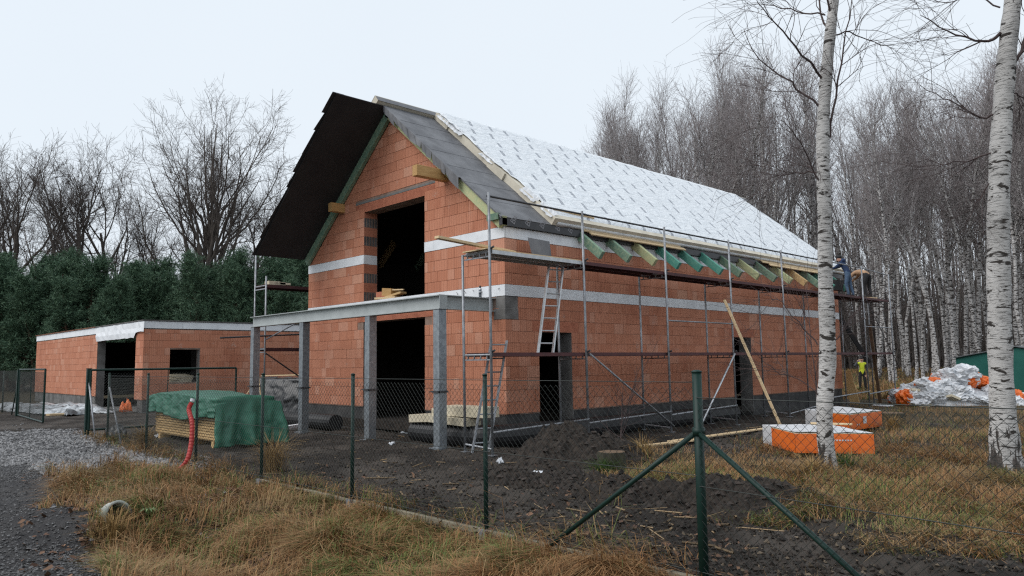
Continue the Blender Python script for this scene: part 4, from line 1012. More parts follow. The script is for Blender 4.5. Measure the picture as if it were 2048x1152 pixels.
for (pa, pb, lb) in (((505, 772), (478, 812), 'slanting lath leaning on the black sheeting by the end steel column'), ((517, 745), (521, 790), 'pale splintered lath standing against the black sheeting')):
    a, b = at(*pa, X=-9.9), at(*pb, X=-9.8); plank('lath', lb, 'lath', a, b, .05, .02, 'fresh_board', None, (0, 1, 0))
# blue-wrapped roll, litter near it
a, b = at(556, 816, Z=.25), at(600, 818, Z=.25)
o = MB().tube([a, a.lerp(b, .5)+Vector((0, 0, .02)), b], [.09, .10, .09], 12).build('wrapped_roll', 'blue_wrap', origin=a, smooth=True); tag(o, 'blue and white plastic wrapped roll lying beside the tarpaulin', 'roll')
a, b = G(552, 862), G(605, 856)
o = MB().bar(a+Vector((0, 0, .05)), b+Vector((0, 0, .08)), .16, .08).build('foam_strip', 'eps', origin=a); tag(o, 'white foam strip on the mud behind the tarpaulin end', 'foam')

# crumpled sheets: a general crumple
def crumple(name, c, sx, sy, hz, mt_, label, cat, group=None, seed=0, nu=26, nv=18, rz=0., flat=False):
    ca, sa = math.cos(rz), math.sin(rz)
    def fn(u, v):
        x, y = (u-.5)*sx, (v-.5)*sy; e = 1-max(abs(u-.5), abs(v-.5))*2; w = fbm(u*5+seed*3.1, v*5, 1, seed+5); w2 = fbm(u*15, v*15, 1, seed+9)-.47
        z = hz*(w*1.3)*(min(1, e*4)) + abs(w2)*hz*.6
        x += (fbm(u*4, v*4, 1, seed+33)-.47)*sx*.35; y += (fbm(u*4, v*4, 1, seed+44)-.47)*sy*.35
        X_, Y_ = c[0]+ca*x-sa*y, c[1]+sa*x+ca*y
        gz_ = float(hgt(X_, Y_)) if c[2] is None else c[2]
        return (X_, Y_, gz_+.012+z)
    o = sheet(name, fn, nu, nv, mt_, None, None, (c[0], c[1], c[2] if c[2] is not None else float(hgt(c[0], c[1]))), .004)
    return tag(o, label, cat, group)
q = G(92, 822); crumple('foil_sheet', (q.x, q.y, None), 7.0, 2.2, .26, 'tarp_silver', 'big crumpled silver sheet on the ground beyond the closed gate leaf', 'sheet', seed=1, nu=60, nv=34, rz=.1)
q = G(150, 829); crumple('foil_sheet', (q.x, q.y, None), 1.5, .8, .3, 'tarp_silver', 'small crumpled silver scrap near the thick gate post', 'sheet', seed=2)
a, b = G(95, 833), G(158, 830); plank('plank', 'pale plank on the drive in front of the silver sheet', 'plank', a+Vector((0, 0, .05)), b+Vector((0, 0, .05)), .25, .06, 'fresh_board')
crumple('orange_bag', (AO[1]+.30, AY-.35, .18), .42, .3, .42, 'orange_wrap', 'crumpled orange bag leaning at the outbuilding doorway', 'bag', seed=4, nu=16, nv=14)
for k in range(4): tag(MB().cbox((AX-.7, (WN[0]+WN[1])/2+.05*k, BZ+.50+.09*k), (.5, .8-.05*k, .07), Euler((0, .05*k, .1*k)).to_matrix()).build('insulation_offcut', 'pir', origin=(AX-.7, -.9, BZ+.48+.09*k)), 'cream insulation offcut stacked inside the outbuilding window', 'offcut', 'offcuts in the outbuilding window')
MB_ = MB().box((AX-1.2, WN[0]-.3, .2), (AX-.35, WN[1]+.3, BZ+.46)).build('work_table', 'inner_shade', origin=(AX-.8, -.9, .2)); tag(MB_, 'dark bench inside the outbuilding below its window', 'bench')
# scraps of litter on the mud
lit = [(1076, 950, .30, .14, 'white paper scrap on the mud before the soil heap'), (742, 871, .22, .16, 'white foam scrap on the mud between two steel columns'), (568, 866, .12, .1, 'small white scrap on the mud beside the tarpaulin end'), (318, 873, .30, .16, 'pale scrap on the mud under the board stack'),
       (672, 858, .22, .14, 'pale green scrap by the second steel column'), (1048, 868, .2, .1, 'white scrap at the foot of the scaffold'), (642, 850, .9, .5, 'crumpled silver and blue sheet among the columns'), (812, 868, .25, .1, 'grey scrap before the wide doorway'), (784, 889, .12, .1, 'small white lump near the nearest steel columns'), (1000, 925, .15, .1, 'white chip on the mud near the grey ladder'), (1415, 842, .3, .12, 'white scrap by the scaffold feet'), (1990, 940, .14, .1, 'white scrap in the grass by the thick birch')]
for k, (px, py, sx, sy, lb) in enumerate(lit):
    q = G(px, py); crumple('litter_scrap', (q.x, q.y, None), sx, sy, .05 if sx < .5 else .12, 'leaf_green' if 'green' in lb else 'litter', lb, 'scrap', seed=20+k, nu=10, nv=8, rz=k)
q = G(232, 877); crumple('black_bag', (q.x, q.y, None), .6, .4, .3, 'black_bag', 'crumpled black plastic in the grass by the gravel', 'bag', seed=61, nu=14, nv=12)

# red ribbed conduit hanging on a fence post
q0 = Vector((-1.85, FY-.10, 1.06)); q1 = G(428, 918)
ctrl = [q0, q0+Vector((.02, -.05, -.12)), Vector((-1.65, FY-.16, .72)), Vector((-1.55, FY-.20, .40)), Vector((-1.48, FY-.30, .10)), Vector((q1.x+.4, FY-.42, -.10))]
path = []
for i in range(len(ctrl)-1):
    p0, p1, p2, p3 = ctrl[max(i-1, 0)], ctrl[i], ctrl[i+1], ctrl[min(i+2, len(ctrl)-1)]
    for k in range(12):
        t = k/12; path.append(.5*((2*p1)+(-p0+p2)*t+(2*p0-5*p1+4*p2-p3)*t*t+(-p0+3*p1-3*p2+p3)*t**3))
path.append(ctrl[-1])
t = thing('conduit', ctrl[-1], 'red ribbed cable conduit rising from the grass against a fence post', 'conduit')
MB().tube(path, [.042 if i % 2 else .036 for i in range(len(path))], 12).build('hose', 'hose_red', t)
MB().tube([q0+Vector((0, .01, .02)), q0+Vector((0, .02, .07))], .040, 12).build('end_cap', 'white_wrap', t)
# concrete culvert pipe in the ditch
c0 = G(232, 1035); ax = Vector((.86, .28, .26)).normalized()
t = thing('culvert_pipe', c0, 'pale concrete culvert pipe end half buried in the grassy ditch', 'pipe')
ci = c0+Vector((.04, .02, .03)); N_ = 28
def ring_pipe(prof, name, mt_):
    mb = MB(); u = ax.cross(Vector((0, 0, 1))).normalized(); v = u.cross(ax); vs2 = []
    for (s, r) in prof:
        for k in range(N_): a = 2*math.pi*k/N_; vs2.append(ci+ax*s+(u*math.cos(a)+v*math.sin(a))*r)
    K = len(prof); mb.add(vs2, [(i*N_+k, i*N_+(k+1) % N_, ((i+1) % K)*N_+(k+1) % N_, ((i+1) % K)*N_+k) for i in range(K) for k in range(N_)]); mb.build(name, mt_, t, True)
ring_pipe([(-.42, .150), (-.12, .150), (-.115, .172), (0, .172), (.0, .142), (-.10, .138), (-.42, .125)], 'pipe', 'pipe_concrete')
ring_pipe([(-.1, .124), (-.1, .0), (-.12, .0), (-.12, .124)], 'bore_shade_disc', 'inner_shade')  # dark disc plugging the pipe, painted shade instead of an open bore
# small green plant beside it
pq = G(296, 1040); t = thing('leafy_plant', pq, 'small pale green leafy plant beside the culvert pipe', 'plant')
for k in range(11):
    a = k*2.4; ln = .10+.04*wo.random(); d_ = Vector((math.cos(a), math.sin(a), 0)); sd = Vector((-d_.y, d_.x, 0))*.014
    b0 = pq+Vector((0, 0, .05)); b1 = b0+d_*ln*.5+Vector((0, 0, .09)); b2 = b0+d_*ln+Vector((0, 0, .06))
    MB().add([b0-sd*.3, b0+sd*.3, b1+sd, b1-sd, b2], [(0, 1, 2, 3), (3, 2, 4)]).build('leaf', 'leaf_green', t)

# ------------------------------------------------------------------ orange and white insulation packs
def pack(a, b, c, h, label, lettered):
    a, b, c = Vector(a), Vector(b), Vector(c); d = a+(c-b); t = thing('insulation_pack', a, label, 'insulation pack'); up = Vector((0, 0, h)); rise = Vector((0, 0, .07))
    def quadbox(q, z0, z1, name, mtl, ins=0.):
        cc = sum(q, Vector())/4; q = [x.lerp(cc, ins) for x in q]
        return MB().hexa([x+Vector((0, 0, z0)) for x in q]+[x+Vector((0, 0, z1)) for x in q]).build(name, mtl, t, bevel=.012)
    Q = [a, b, c, d]
    for k in range(3): quadbox(Q, .07+k*h/3, .07+(k+1)*h/3-.006, 'board', 'pir', .01)
    # wrap: white end, orange long side and end
    n = (b-a).cross(Vector((0, 0, 1))).normalized()
    def facing(p0, p1, t0, t1, z0, z1, mtl, name, pr=.004):
        nrm = (p1-p0).cross(Vector((0, 0, 1))).normalized()*pr; nu_, nv_ = 14, 6
        A, B = p0.lerp(p1, t0), p0.lerp(p1, t1); V = []
        for i in range(nu_+1):
            for j in range(nv_+1):
                q = A.lerp(B, i/nu_)+Vector((0, 0, z0+(z1-z0)*j/nv_))+nrm*(1+1.2*random.random()*(0 < i < nu_)*(0 < j < nv_)); V.append(q)
        return MB().add(V, [(i*(nv_+1)+j, (i+1)*(nv_+1)+j, (i+1)*(nv_+1)+j+1, i*(nv_+1)+j+1) for i in range(nu_) for j in range(nv_)]).build(name, mtl, t, True)
    z0, z1 = .06, h+.07
    facing(a, b, 0, .30, z0, z1, 'white_wrap', 'white_wrap'); facing(a, b, .30, 1, z0, z1-.02, 'orange_wrap', 'orange_wrap')
    facing(b, c, 0, 1, z0, z1-.02, 'orange_wrap', 'orange_wrap'); facing(d, a, 0, 1, z0, z1, 'white_wrap', 'white_wrap')
    nu_, nv_ = 12, 12; V = [a.lerp(b, i/nu_)+(d-a)*(j/nv_)+Vector((0, 0, h+.075+.02*vnoise(i*.5, j*.5, 1, 3)-.012*(i in (0, nu_) or j in (0, nv_)))) for i in range(nu_+1) for j in range(nv_+1)]
    o = MB().add(V, [(i*(nv_+1)+j, (i+1)*(nv_+1)+j, (i+1)*(nv_+1)+j+1, i*(nv_+1)+j+1) for i in range(nu_) for j in range(nv_)]).build('top_wrap', 'white_wrap', t, True)
    nrm = (c-b).cross(Vector((0, 0, 1))).normalized()*.012; e1 = (c-b).normalized()
    def lab(s0, s1, zz0, zz1):
        p0, p1 = b.lerp(c, s0)+nrm, b.lerp(c, s1)+nrm; MB().add([p0+Vector((0, 0, zz0)), p1+Vector((0, 0, zz0)), p1+Vector((0, 0, zz1)), p0+Vector((0, 0, zz1))], [(0, 1, 2, 3)]).build('printed_mark', 'white_wrap', t)
    if lettered:
        for i in range(9): lab(.42+i*.035, .42+i*.035+.022, z1-.14, z1-.115)
        lab(.40, .44, z1-.15, z1-.105)
    else: lab(.40, .50, z0+.12, z1-.09); lab(.2, .225, z0+.1, z0+.13); lab(.27, .295, z0+.1, z0+.13)
    for q in Q[:3]: MB().cbox(q.lerp(sum(Q, Vector())/4, .12)+Vector((0, 0, .03)), (.12, .12, .08)).build('foot', 'timber', t)
g3 = [G(1527, 892), G(1592, 913), G(1750, 912)]
for q in g3: q.z = 0
pack(*g3, .34, 'orange and white wrapped insulation pack with printed lettering, in front beside the slim birch', True)
g3 = [G(1612, 852), G(1700, 866), G(1765, 860)]
for q in g3: q.z = 0
pack(*g3, .36, 'orange and white wrapped insulation pack farther back, nearer the house', False)
a, b = G(1600, 868), G(1672, 868); 
plank('plank', 'short pale board on top of the front insulation pack', 'board', Vector((5.0, 3.3, .45)), Vector((5.7, 3.5, .45)), .14, .03, 'fresh_board')

# ------------------------------------------------------------------ rubbish heap and shed
hp = random.Random(21); HC = G(1945, 812); HC.z = gz(HC.x, HC.y)
eR = Vector((cyw, -syw, 0)); eF = Vector((syw, cyw, 0))
def heap_top(u, v): return max(0., 1.12*(1-abs(u)**1.5))*max(0., 1-abs(v)**2)
pieces = []
for k in range(96):
    u, v = hp.uniform(-1, 1), hp.uniform(-1, .9); s = hp.uniform(.28, .62)
    h = heap_top(u+.15, v)*hp.uniform(.72, 1.0)
    c = HC+eR*(u*2.3+.35)+eF*(v*.9+1.0); r = hp.random()
    mt_, nm_, lb, cat = ('white_wrap', 'plastic_sheet', 'crumpled white plastic wrapping in the rubbish heap before the green shed', 'plastic') if r < .62 else ('orange_wrap', 'plastic_sheet', 'crumpled orange plastic wrapping in the rubbish heap before the green shed', 'plastic') if r < .80 else ('black_bag', 'rubbish_bag', 'black rubbish bag in the heap before the green shed', 'bag') if r < .86 else ('pir', 'insulation_offcut', 'cream insulation offcut in the rubbish heap before the green shed', 'offcut')
    if mt_ == 'black_bag' and u < 0: mt_ = 'white_wrap'; nm_, lb, cat = 'plastic_sheet', 'crumpled white plastic wrapping in the rubbish heap before the green shed', 'plastic'
    if mt_ == 'pir':
        o = MB().cbox((c.x, c.y, c.z+h), (s*1.6, s*.7, .08), Euler((hp.uniform(-.5, .5), hp.uniform(-.5, .5), hp.uniform(0, 3))).to_matrix()).build(nm_, mt_, origin=(c.x, c.y, c.z+h))
    else:
        bm = bmesh.new(); bmesh.ops.create_icosphere(bm, subdivisions=4, radius=1)
        sx, sy, sz = s*hp.uniform(.7, 1.2), s*hp.uniform(.6, 1.0), s*hp.uniform(.35, .7)
        for vtx in bm.verts:
            n_ = vtx.co.copy(); w = 1+.75*(float(fbm(n_.x*1.3+k*7, n_.y*1.3+n_.z*1.9, 1.3, k))-.47)-.55*abs(float(vnoise(n_.x*2.2+n_.z*1.6, n_.y*2.2-n_.z*1.3, 1.3, k+90))-.5)-.40*abs(float(vnoise(n_.x*5+n_.z*4, n_.y*5-n_.z*3, 1.3, k+190))-.5)
            vtx.co = Vector((n_.x*sx*w, n_.y*sy*w, n_.z*sz*w))
        me = bpy.data.meshes.new(nm_); bm.to_mesh(me); bm.free(); me.materials.append(MATS[mt_])
        o = bpy.data.objects.new(nm_, me); link(o); o.location = (c.x, c.y, c.z+h+.05); o.rotation_euler = (hp.uniform(-.5, .5), hp.uniform(-.5, .5), hp.uniform(0, 6))
    tag(o, lb, cat, lb.split(' before')[0])
# heap core so the pile is solid
core = MB(); n = 14; vs2 = []
for i in range(n+1):
    for j in range(n+1):
        u, v = i/n*2-1, j/n*2-1; c = HC+eR*(u*2.2+.35)+eF*(v*.95+1.0); vs2.append((c.x, c.y, c.z-.05+.6*heap_top(u+.15, v)+.1*hp.random()))
core.add(vs2, [(i*(n+1)+j, (i+1)*(n+1)+j, (i+1)*(n+1)+j+1, i*(n+1)+j+1) for i in range(n) for j in range(n)])
tag(core.build('rubbish_heap', 'white_wrap', origin=HC), 'low mound of compressed wrappings under the rubbish heap', 'rubbish heap')
for k in range(9):
    q = G(1800+hp.uniform(-50, 120), 803+hp.uniform(-9, 14)); crumple('plastic_scrap', (q.x, q.y, None), hp.uniform(.3, .9), hp.uniform(.2, .5), .08, 'white_wrap', 'flat white plastic scrap on the ground around the rubbish heap', 'scrap', 'scraps around the rubbish heap', seed=70+k, nu=10, nv=8, rz=k)
for k in range(4):
    a, b = G(1765+8*k, 782+3*k), G(1868-12*k, 788+4*k); plank('scaffold_board', 'dark red scaffold board lying in the grass beside the rubbish heap', 'scaffold board', a+Vector((0, 0, .06+.05*k)), b+Vector((0, 0, .06+.05*k)), .25, .05, 'deck_red', 'scaffold boards lying in the grass')
sq = GD(1905, 33.5); sh = thing('metal_shed', sq, 'low dark green metal shed with shallow roof behind the rubbish heap', 'shed')
wx = Vector((.97, -.24, 0)).normalized(); wy = Vector((.24, .97, 0)).normalized(); ws, wd2 = 4.6, 2.6
def shp(u, v, z): return sq+wx*u+wy*v+Vector((0, 0, z))
EH, PH = 1.62, 2.02
MB().add([shp(0, 0, 0), shp(ws, 0, 0), shp(ws, 0, EH), shp(ws*.55, 0, PH), shp(0, 0, EH)], [(0, 1, 2, 3, 4)]).build('front_wall', 'shed_green', sh)
MB().hexa([shp(0, .01, 0), shp(ws, .01, 0), shp(ws, wd2, 0), shp(0, wd2, 0), shp(0, .01, EH-.01), shp(ws, .01, EH-.01), shp(ws, wd2, EH-.01), shp(0, wd2, EH-.01)]).build('wall', 'shed_green', sh)
for u0, u1, z0, z1 in ((-.12, ws*.55, EH-.02, PH+.03), (ws*.55, ws+.12, PH+.03, EH-.02)):
    MB().hexa([shp(u0, -.1, z0), shp(u1, -.1, z1), shp(u1, wd2+.1, z1), shp(u0, wd2+.1, z0), shp(u0, -.1, z0+.04), shp(u1, -.1, z1+.04), shp(u1, wd2+.1, z1+.04), shp(u0, wd2+.1, z0+.04)]).build('roof', 'shed_roof', sh)

# ------------------------------------------------------------------ soil heaps and stumps
def mound(cx, cy, rx, ry, hh, seed, label, rot=0.):
    n = 110; ca, sa = math.cos(rot), math.sin(rot); I, Jn = np.meshgrid(np.arange(n+1), np.arange(n+1), indexing='ij'); u, v = I/n*2-1, Jn/n*2-1; r = np.hypot(u, v); prof = sst(1, .1, r)
    x, y = cx+ca*u*rx-sa*v*ry, cy+sa*u*rx+ca*v*ry
    nz_ = fbm(x*1.5, y*1.5, 1, seed)-.47; nf = np.abs(fbm(x*4, y*4, 1, seed+7)-.47); nf2 = vnoise(x, y, 11, seed+8)-.5; nf3 = np.abs(vnoise(x, y, 19, seed+11)-.5)
    z = hgt(x, y)-.12+.12*sst(1, .75, r)+prof*hh*(1+1.4*nz_)+(nf*.34+nf2*.07+nf3*.09)*np.minimum(1, prof*3)
    Vn = np.stack([x, y, z], -1).reshape(-1, 3); ii = np.arange((n+1)**2).reshape(n+1, n+1); Fq = np.stack([ii[:-1, :-1], ii[1:, :-1], ii[1:, 1:], ii[:-1, 1:]], -1).reshape(-1, 4)
    o = mobj('soil_heap', np_mesh('soil_heap', Vn-np.array([cx, cy, 0]), Fq, ['soil']), None, (cx, cy, 0)); tag(o, label, 'soil heap')
    rg = np.random.default_rng(seed); k = rg.integers(0, len(Vn), 900); k = k[prof.ravel()[k] > .08]; m_ = len(k); base = np.array([[1, 0, 0], [-1, 0, 0], [0, 1, 0], [0, -1, 0], [0, 0, .8], [0, 0, -1.]]); f = np.array([[0, 2, 4], [2, 1, 4], [1, 3, 4], [3, 0, 4], [2, 0, 5], [1, 2, 5], [3, 1, 5], [0, 3, 5]])
    VV = base[None]*((.012+.04*rg.random(m_)**2)[:, None, None]*(1+.4*rg.normal(size=(m_, 6, 1)).clip(-1, 1)))+rg.normal(size=(m_, 6, 3))*.008+(Vn[k]-np.array([cx, cy, 0]))[:, None]
    col = np.repeat(np.array([.026, .020, .017])*(.5+1.4*rg.random((m_, 1))), 8, 0); c2 = mobj('clods', np_mesh('clods', VV.reshape(-1, 3), (f[None]+np.arange(m_)[:, None, None]*6).reshape(-1, 3), ['stones'], col=col), o); c2['kind'] = 'stuff'
    return o
mound(3.05, -1.2, 1.5, 1.15, .42, 3, 'heap of black soil in front of the scaffolding', .6)
mound(7.0, -2.9, 1.5, .8, .20, 5, 'low heap of black soil in the grass behind the braced fence post', .5)
mound(4.6, -3.3, 1.5, .5, .12, 8, 'low ridge of turned soil before the tree stump', .3)
mound(5.6, -3.35, 1.1, .6, .16, 9, 'small lumpy soil ridge beside the fence brace', .2)
def stump(q, r, h, label, seed):
    t = thing('tree_stump', q, label, 'stump'); mb = MB(); n = 18; rs = random.Random(seed)
    prof = [(0, 1.35), (.15, 1.12), (.5, 1.0), (.95, .97), (1.0, .93)]; vs2 = []
    for (z, k) in prof:
        for i in range(n): a = 2*math.pi*i/n; rr = r*k*(1+.10*math.sin(a*5+seed)+.06*rs.uniform(-1, 1)); vs2.append(q+Vector((rr*math.cos(a), rr*math.sin(a), z*h-.03)))
    mb.add(vs2, [(i*n+k, i*n+(k+1) % n, (i+1)*n+(k+1) % n, (i+1)*n+k) for i in range(4) for k in range(n)]); mb.build('bole', 'stump', t, True)
    MB().add(vs2[-n:], [tuple(range(n))]).build('cut_face', 'old_wood', t)
stump(G(1225, 945), .21, .34, 'mossy tree stump in front of the soil heap', 1); stump(G(1782, 850), .34, .34, 'weathered tree stump behind the orange insulation packs', 2)

# ------------------------------------------------------------------ people
def person(name, label, loc, rz, J, links, zones_, extras=(), scale=1.0):
    """J: joint name -> (x,y,z,r); facing +y locally. one skin grown along the joints, coloured by nearest bone zone"""
    names = list(J); me = bpy.data.meshes.new(name); me.from_pydata([J[n][:3] for n in names], [(names.index(a), names.index(b)) for a, b in links], [])
    o = bpy.data.objects.new(name, me); COL.objects.link(o); md = o.modifiers.new('skin', 'SKIN'); md.use_smooth_shade = True; md.branch_smoothing = .4
    sv = me.skin_vertices[0].data
    for i, n in enumerate(names):
        r = J[n][3]; sv[i].radius = (r, r) if not isinstance(r, tuple) else r; sv[i].use_root = (n == 'pelvis')
    sb = o.modifiers.new('sub', 'SUBSURF'); sb.levels = 1; sb.render_levels = 1
    dg = bpy.context.evaluated_depsgraph_get(); nm_ = bpy.data.meshes.new_from_object(o.evaluated_get(dg)); bpy.data.objects.remove(o)
    mats = sorted(set(zones_.values())); nm_.materials.clear()
    for k in mats: nm_.materials.append(MATS[k])
    segs = [(Vector(J[a][:3]), Vector(J[b][:3]), zones_.get(b, zones_.get(a))) for a, b in links]
    for pl in nm_.polygons:
        c = pl.center; best = 9e9
        for a, b, z_ in segs:
            ab = b-a; t = max(0, min(1, (c-a).dot(ab)/max(1e-9, ab.length_squared))); dd = (c-a-ab*t).length
            if dd < best: best = dd; pl.material_index = mats.index(z_)
        pl.use_smooth = True
    body = bpy.data.objects.new(name, nm_); COL.objects.link(body); body.location = loc; body.rotation_euler = (0, 0, rz); body.scale = (scale,)*3
    tag(body, label, 'person')
    for (en, em, c, rx, ry, rz_, zc) in extras:    # ellipsoid caps (hair, hat), cut below zc
        bm = bmesh.new(); bmesh.ops.create_uvsphere(bm, u_segments=20, v_segments=14, radius=1)
        for v in bm.verts: v.co = Vector((c[0]+v.co.x*rx, c[1]+v.co.y*ry, c[2]+max(v.co.z, zc)*rz_))
        m2 = bpy.data.meshes.new(en); bm.to_mesh(m2); bm.free(); m2.materials.append(MATS[em]); m2.polygons.foreach_set('use_smooth', [True]*len(m2.polygons))
        eo = bpy.data.objects.new(en, m2); COL.objects.link(eo); eo.parent = body
    return body
def hand(J, links, zones_, side, wrist, dirv, curl=.35):
    d_ = Vector(dirv).normalized(); w = Vector(wrist); sd = d_.cross(Vector((0, 0, 1)) if abs(d_.z) < .8 else Vector((0, 1, 0))).normalized(); dn = d_.cross(sd).normalized()
    J['palm'+side] = (*(w+d_*.055), .026); links.append(('wrist'+side, 'palm'+side)); zones_['palm'+side] = 'skin'
    for k, (off, ln) in enumerate(((-.030, .068), (-.010, .078), (.010, .074), (.030, .058))):
        a = w+d_*.095+sd*off; b = a+d_*ln*.55+dn*curl*ln*.35; c = b+d_*ln*.35+dn*curl*ln*.8
        for nm_, q, r in (('fa', a, .010), ('fb', b, .009), ('fc', c, .008)): J[f'{nm_}{k}{side}'] = (*q, r); zones_[f'{nm_}{k}{side}'] = 'skin'
        links += [('palm'+side, f'fa{k}{side}'), (f'fa{k}{side}', f'fb{k}{side}'), (f'fb{k}{side}', f'fc{k}{side}')]
    a = w+d_*.05+sd*.042; b = a+d_*.045+sd*.02; 
    J['ta'+side] = (*a, .011); J['tb'+side] = (*b, .010); zones_['ta'+side] = zones_['tb'+side] = 'skin'; links += [('palm'+side, 'ta'+side), ('ta'+side, 'tb'+side)]
def make(name, label, loc, rz, J, top, bottom, sleeve, shoe, extras, hands, scale=1.0, neck='skin'):
    links = [('pelvis', 'belly'), ('belly', 'chest'), ('chest', 'collar'), ('collar', 'neck'), ('neck', 'skull'), ('skull', 'crown'), ('skull', 'face'), ('face', 'nose')]
    Z_ = {'pelvis': bottom, 'belly': top, 'chest': top, 'collar': top, 'neck': neck, 'skull': 'skin', 'crown': 'skin', 'face': 'skin', 'nose': 'skin'}
    for s in 'LR':
        links += [('collar', 'shoulder'+s), ('shoulder'+s, 'elbow'+s), ('elbow'+s, 'wrist'+s), ('pelvis', 'hip'+s), ('hip'+s, 'knee'+s), ('knee'+s, 'ankle'+s), ('ankle'+s, 'toe'+s), ('skull', 'ear'+s)]
        Z_.update({'shoulder'+s: top, 'elbow'+s: sleeve, 'wrist'+s: sleeve, 'hip'+s: bottom, 'knee'+s: bottom, 'ankle'+s: bottom, 'toe'+s: shoe, 'ear'+s: 'skin'})
    for s in 'LR': hand(J, links, Z_, s, J['wrist'+s][:3], hands[s])
    return person(name, label, loc, rz, J, links, Z_, extras, scale)
def headset(J, c, fwd, upv):
    c, fwd, upv = Vector(c), Vector(fwd).normalized(), Vector(upv).normalized(); sd = fwd.cross(upv).normalized()
    J['skull'] = (*c, .088); J['crown'] = (*(c+upv*.075), .070); J['face'] = (*(c+fwd*.045-upv*.05), .060); J['nose'] = (*(c+fwd*.118-upv*.025), .012)
    J['earL'] = (*(c-sd*.092-upv*.01), .014); J['earR'] = (*(c+sd*.092-upv*.01), .014)
# roofer in navy hood, leaning over the eaves
J = dict(pelvis=(0, 0, .93, .135), belly=(0, .04, 1.06, .135), chest=(0, .13, 1.25, .15), collar=(0, .20, 1.39, .10), neck=(0, .245, 1.46, .058),
         shoulderL=(-.19, .20, 1.36, .072), elbowL=(-.23, .38, 1.20, .055), wristL=(-.15, .60, 1.14, .040), shoulderR=(.19, .20, 1.36, .072), elbowR=(.22, .42, 1.24, .055), wristR=(.12, .64, 1.22, .040),
         hipL=(-.10, 0, .88, .105), kneeL=(-.11, .06, .48, .075), ankleL=(-.11, -.02, .09, .055), toeL=(-.12, .17, .045, .045), hipR=(.10, 0, .88, .105), kneeR=(.12, -.03, .48, .075), ankleR=(.12, -.14, .09, .055), toeR=(.13, .05, .045, .045))
headset(J, (0, .31, 1.575), (0, 1, -.35), (0, .25, 1))
PD = ZU+.014
qa = at(1698, 584, X=.92)
make('person', 'roofer in navy hooded jacket, jeans and black beanie bending over the eaves', (.92, qa.y, PD), rad(96), J, 'navy', 'denim', 'navy', 'black_cloth', [('beanie', 'black_cloth', (0, .315, 1.60), .112, .120, .125, -.1), ('hood', 'navy', (0, .15, 1.46), .15, .09, .10, -1)], {'L': (0, 1, -.2), 'R': (0, 1, -.1)}, .88)
# roofer in tan jacket, doubled over
J = dict(pelvis=(0, -.08, .95, .13), belly=(0, .06, 1.05, .13), chest=(0, .27, 1.10, .148), collar=(0, .42, 1.08, .10), neck=(0, .50, 1.05, .058),
         shoulderL=(-.19, .42, 1.05, .07), elbowL=(-.24, .55, .84, .055), wristL=(-.16, .68, .66, .04), shoulderR=(.19, .42, 1.05, .07), elbowR=(.24, .58, .90, .055), wristR=(.14, .76, .78, .04),
         hipL=(-.10, -.08, .90, .105), kneeL=(-.12, .02, .49, .075), ankleL=(-.12, -.06, .09, .055), toeL=(-.13, .13, .045, .045), hipR=(.10, -.08, .90, .105), kneeR=(.12, -.02, .49, .075), ankleR=(.12, -.10, .09, .055), toeR=(.13, .09, .045, .045))
headset(J, (0, .60, 1.02), (0, .6, -.8), (0, .8, .5))
qb = at(1734, 590, X=.98)
make('person', 'roofer in tan jacket and black trousers doubled over on the upper deck', (.98, qb.y, PD), rad(75), J, 'tan_cloth', 'black_cloth', 'tan_cloth', 'black_cloth', [('hair', 'black_cloth', (0, .615, 1.05), .105, .115, .11, -.15)], {'L': (0, .4, -1), 'R': (0, .6, -1)}, .92)
# worker in high visibility vest by the far corner
J = dict(pelvis=(0, 0, .95, .135), belly=(0, .0, 1.08, .138), chest=(0, .01, 1.28, .152), collar=(0, 0, 1.43, .10), neck=(0, .01, 1.50, .056),
         shoulderL=(-.20, 0, 1.40, .072), elbowL=(-.24, -.02, 1.13, .054), wristL=(-.25, .05, .90, .04), shoulderR=(.20, 0, 1.40, .072), elbowR=(.36, .14, 1.28, .054), wristR=(.22, .16, 1.52, .04),
         hipL=(-.10, 0, .90, .105), kneeL=(-.12, .02, .49, .075), ankleL=(-.13, -.02, .09, .055), toeL=(-.15, .16, .045, .045), hipR=(.10, 0, .90, .105), kneeR=(.12, .03, .49, .075), ankleR=(.13, 0, .09, .055), toeR=(.15, .18, .045, .045))
headset(J, (0, .03, 1.635), (0, 1, 0), (0, 0, 1))
qc = GD(1717, 37.5)
make('person', 'worker in yellow high visibility vest standing by the far house corner, hand raised', qc, rad(215), J, 'hivis', 'black_cloth', 'grey_cloth', 'black_cloth', [('cap', 'black_cloth', (0, .03, 1.66), .108, .125, .105, -.1)], {'L': (0, .1, -1), 'R': (-.6, .1, .7)}, 1.0)

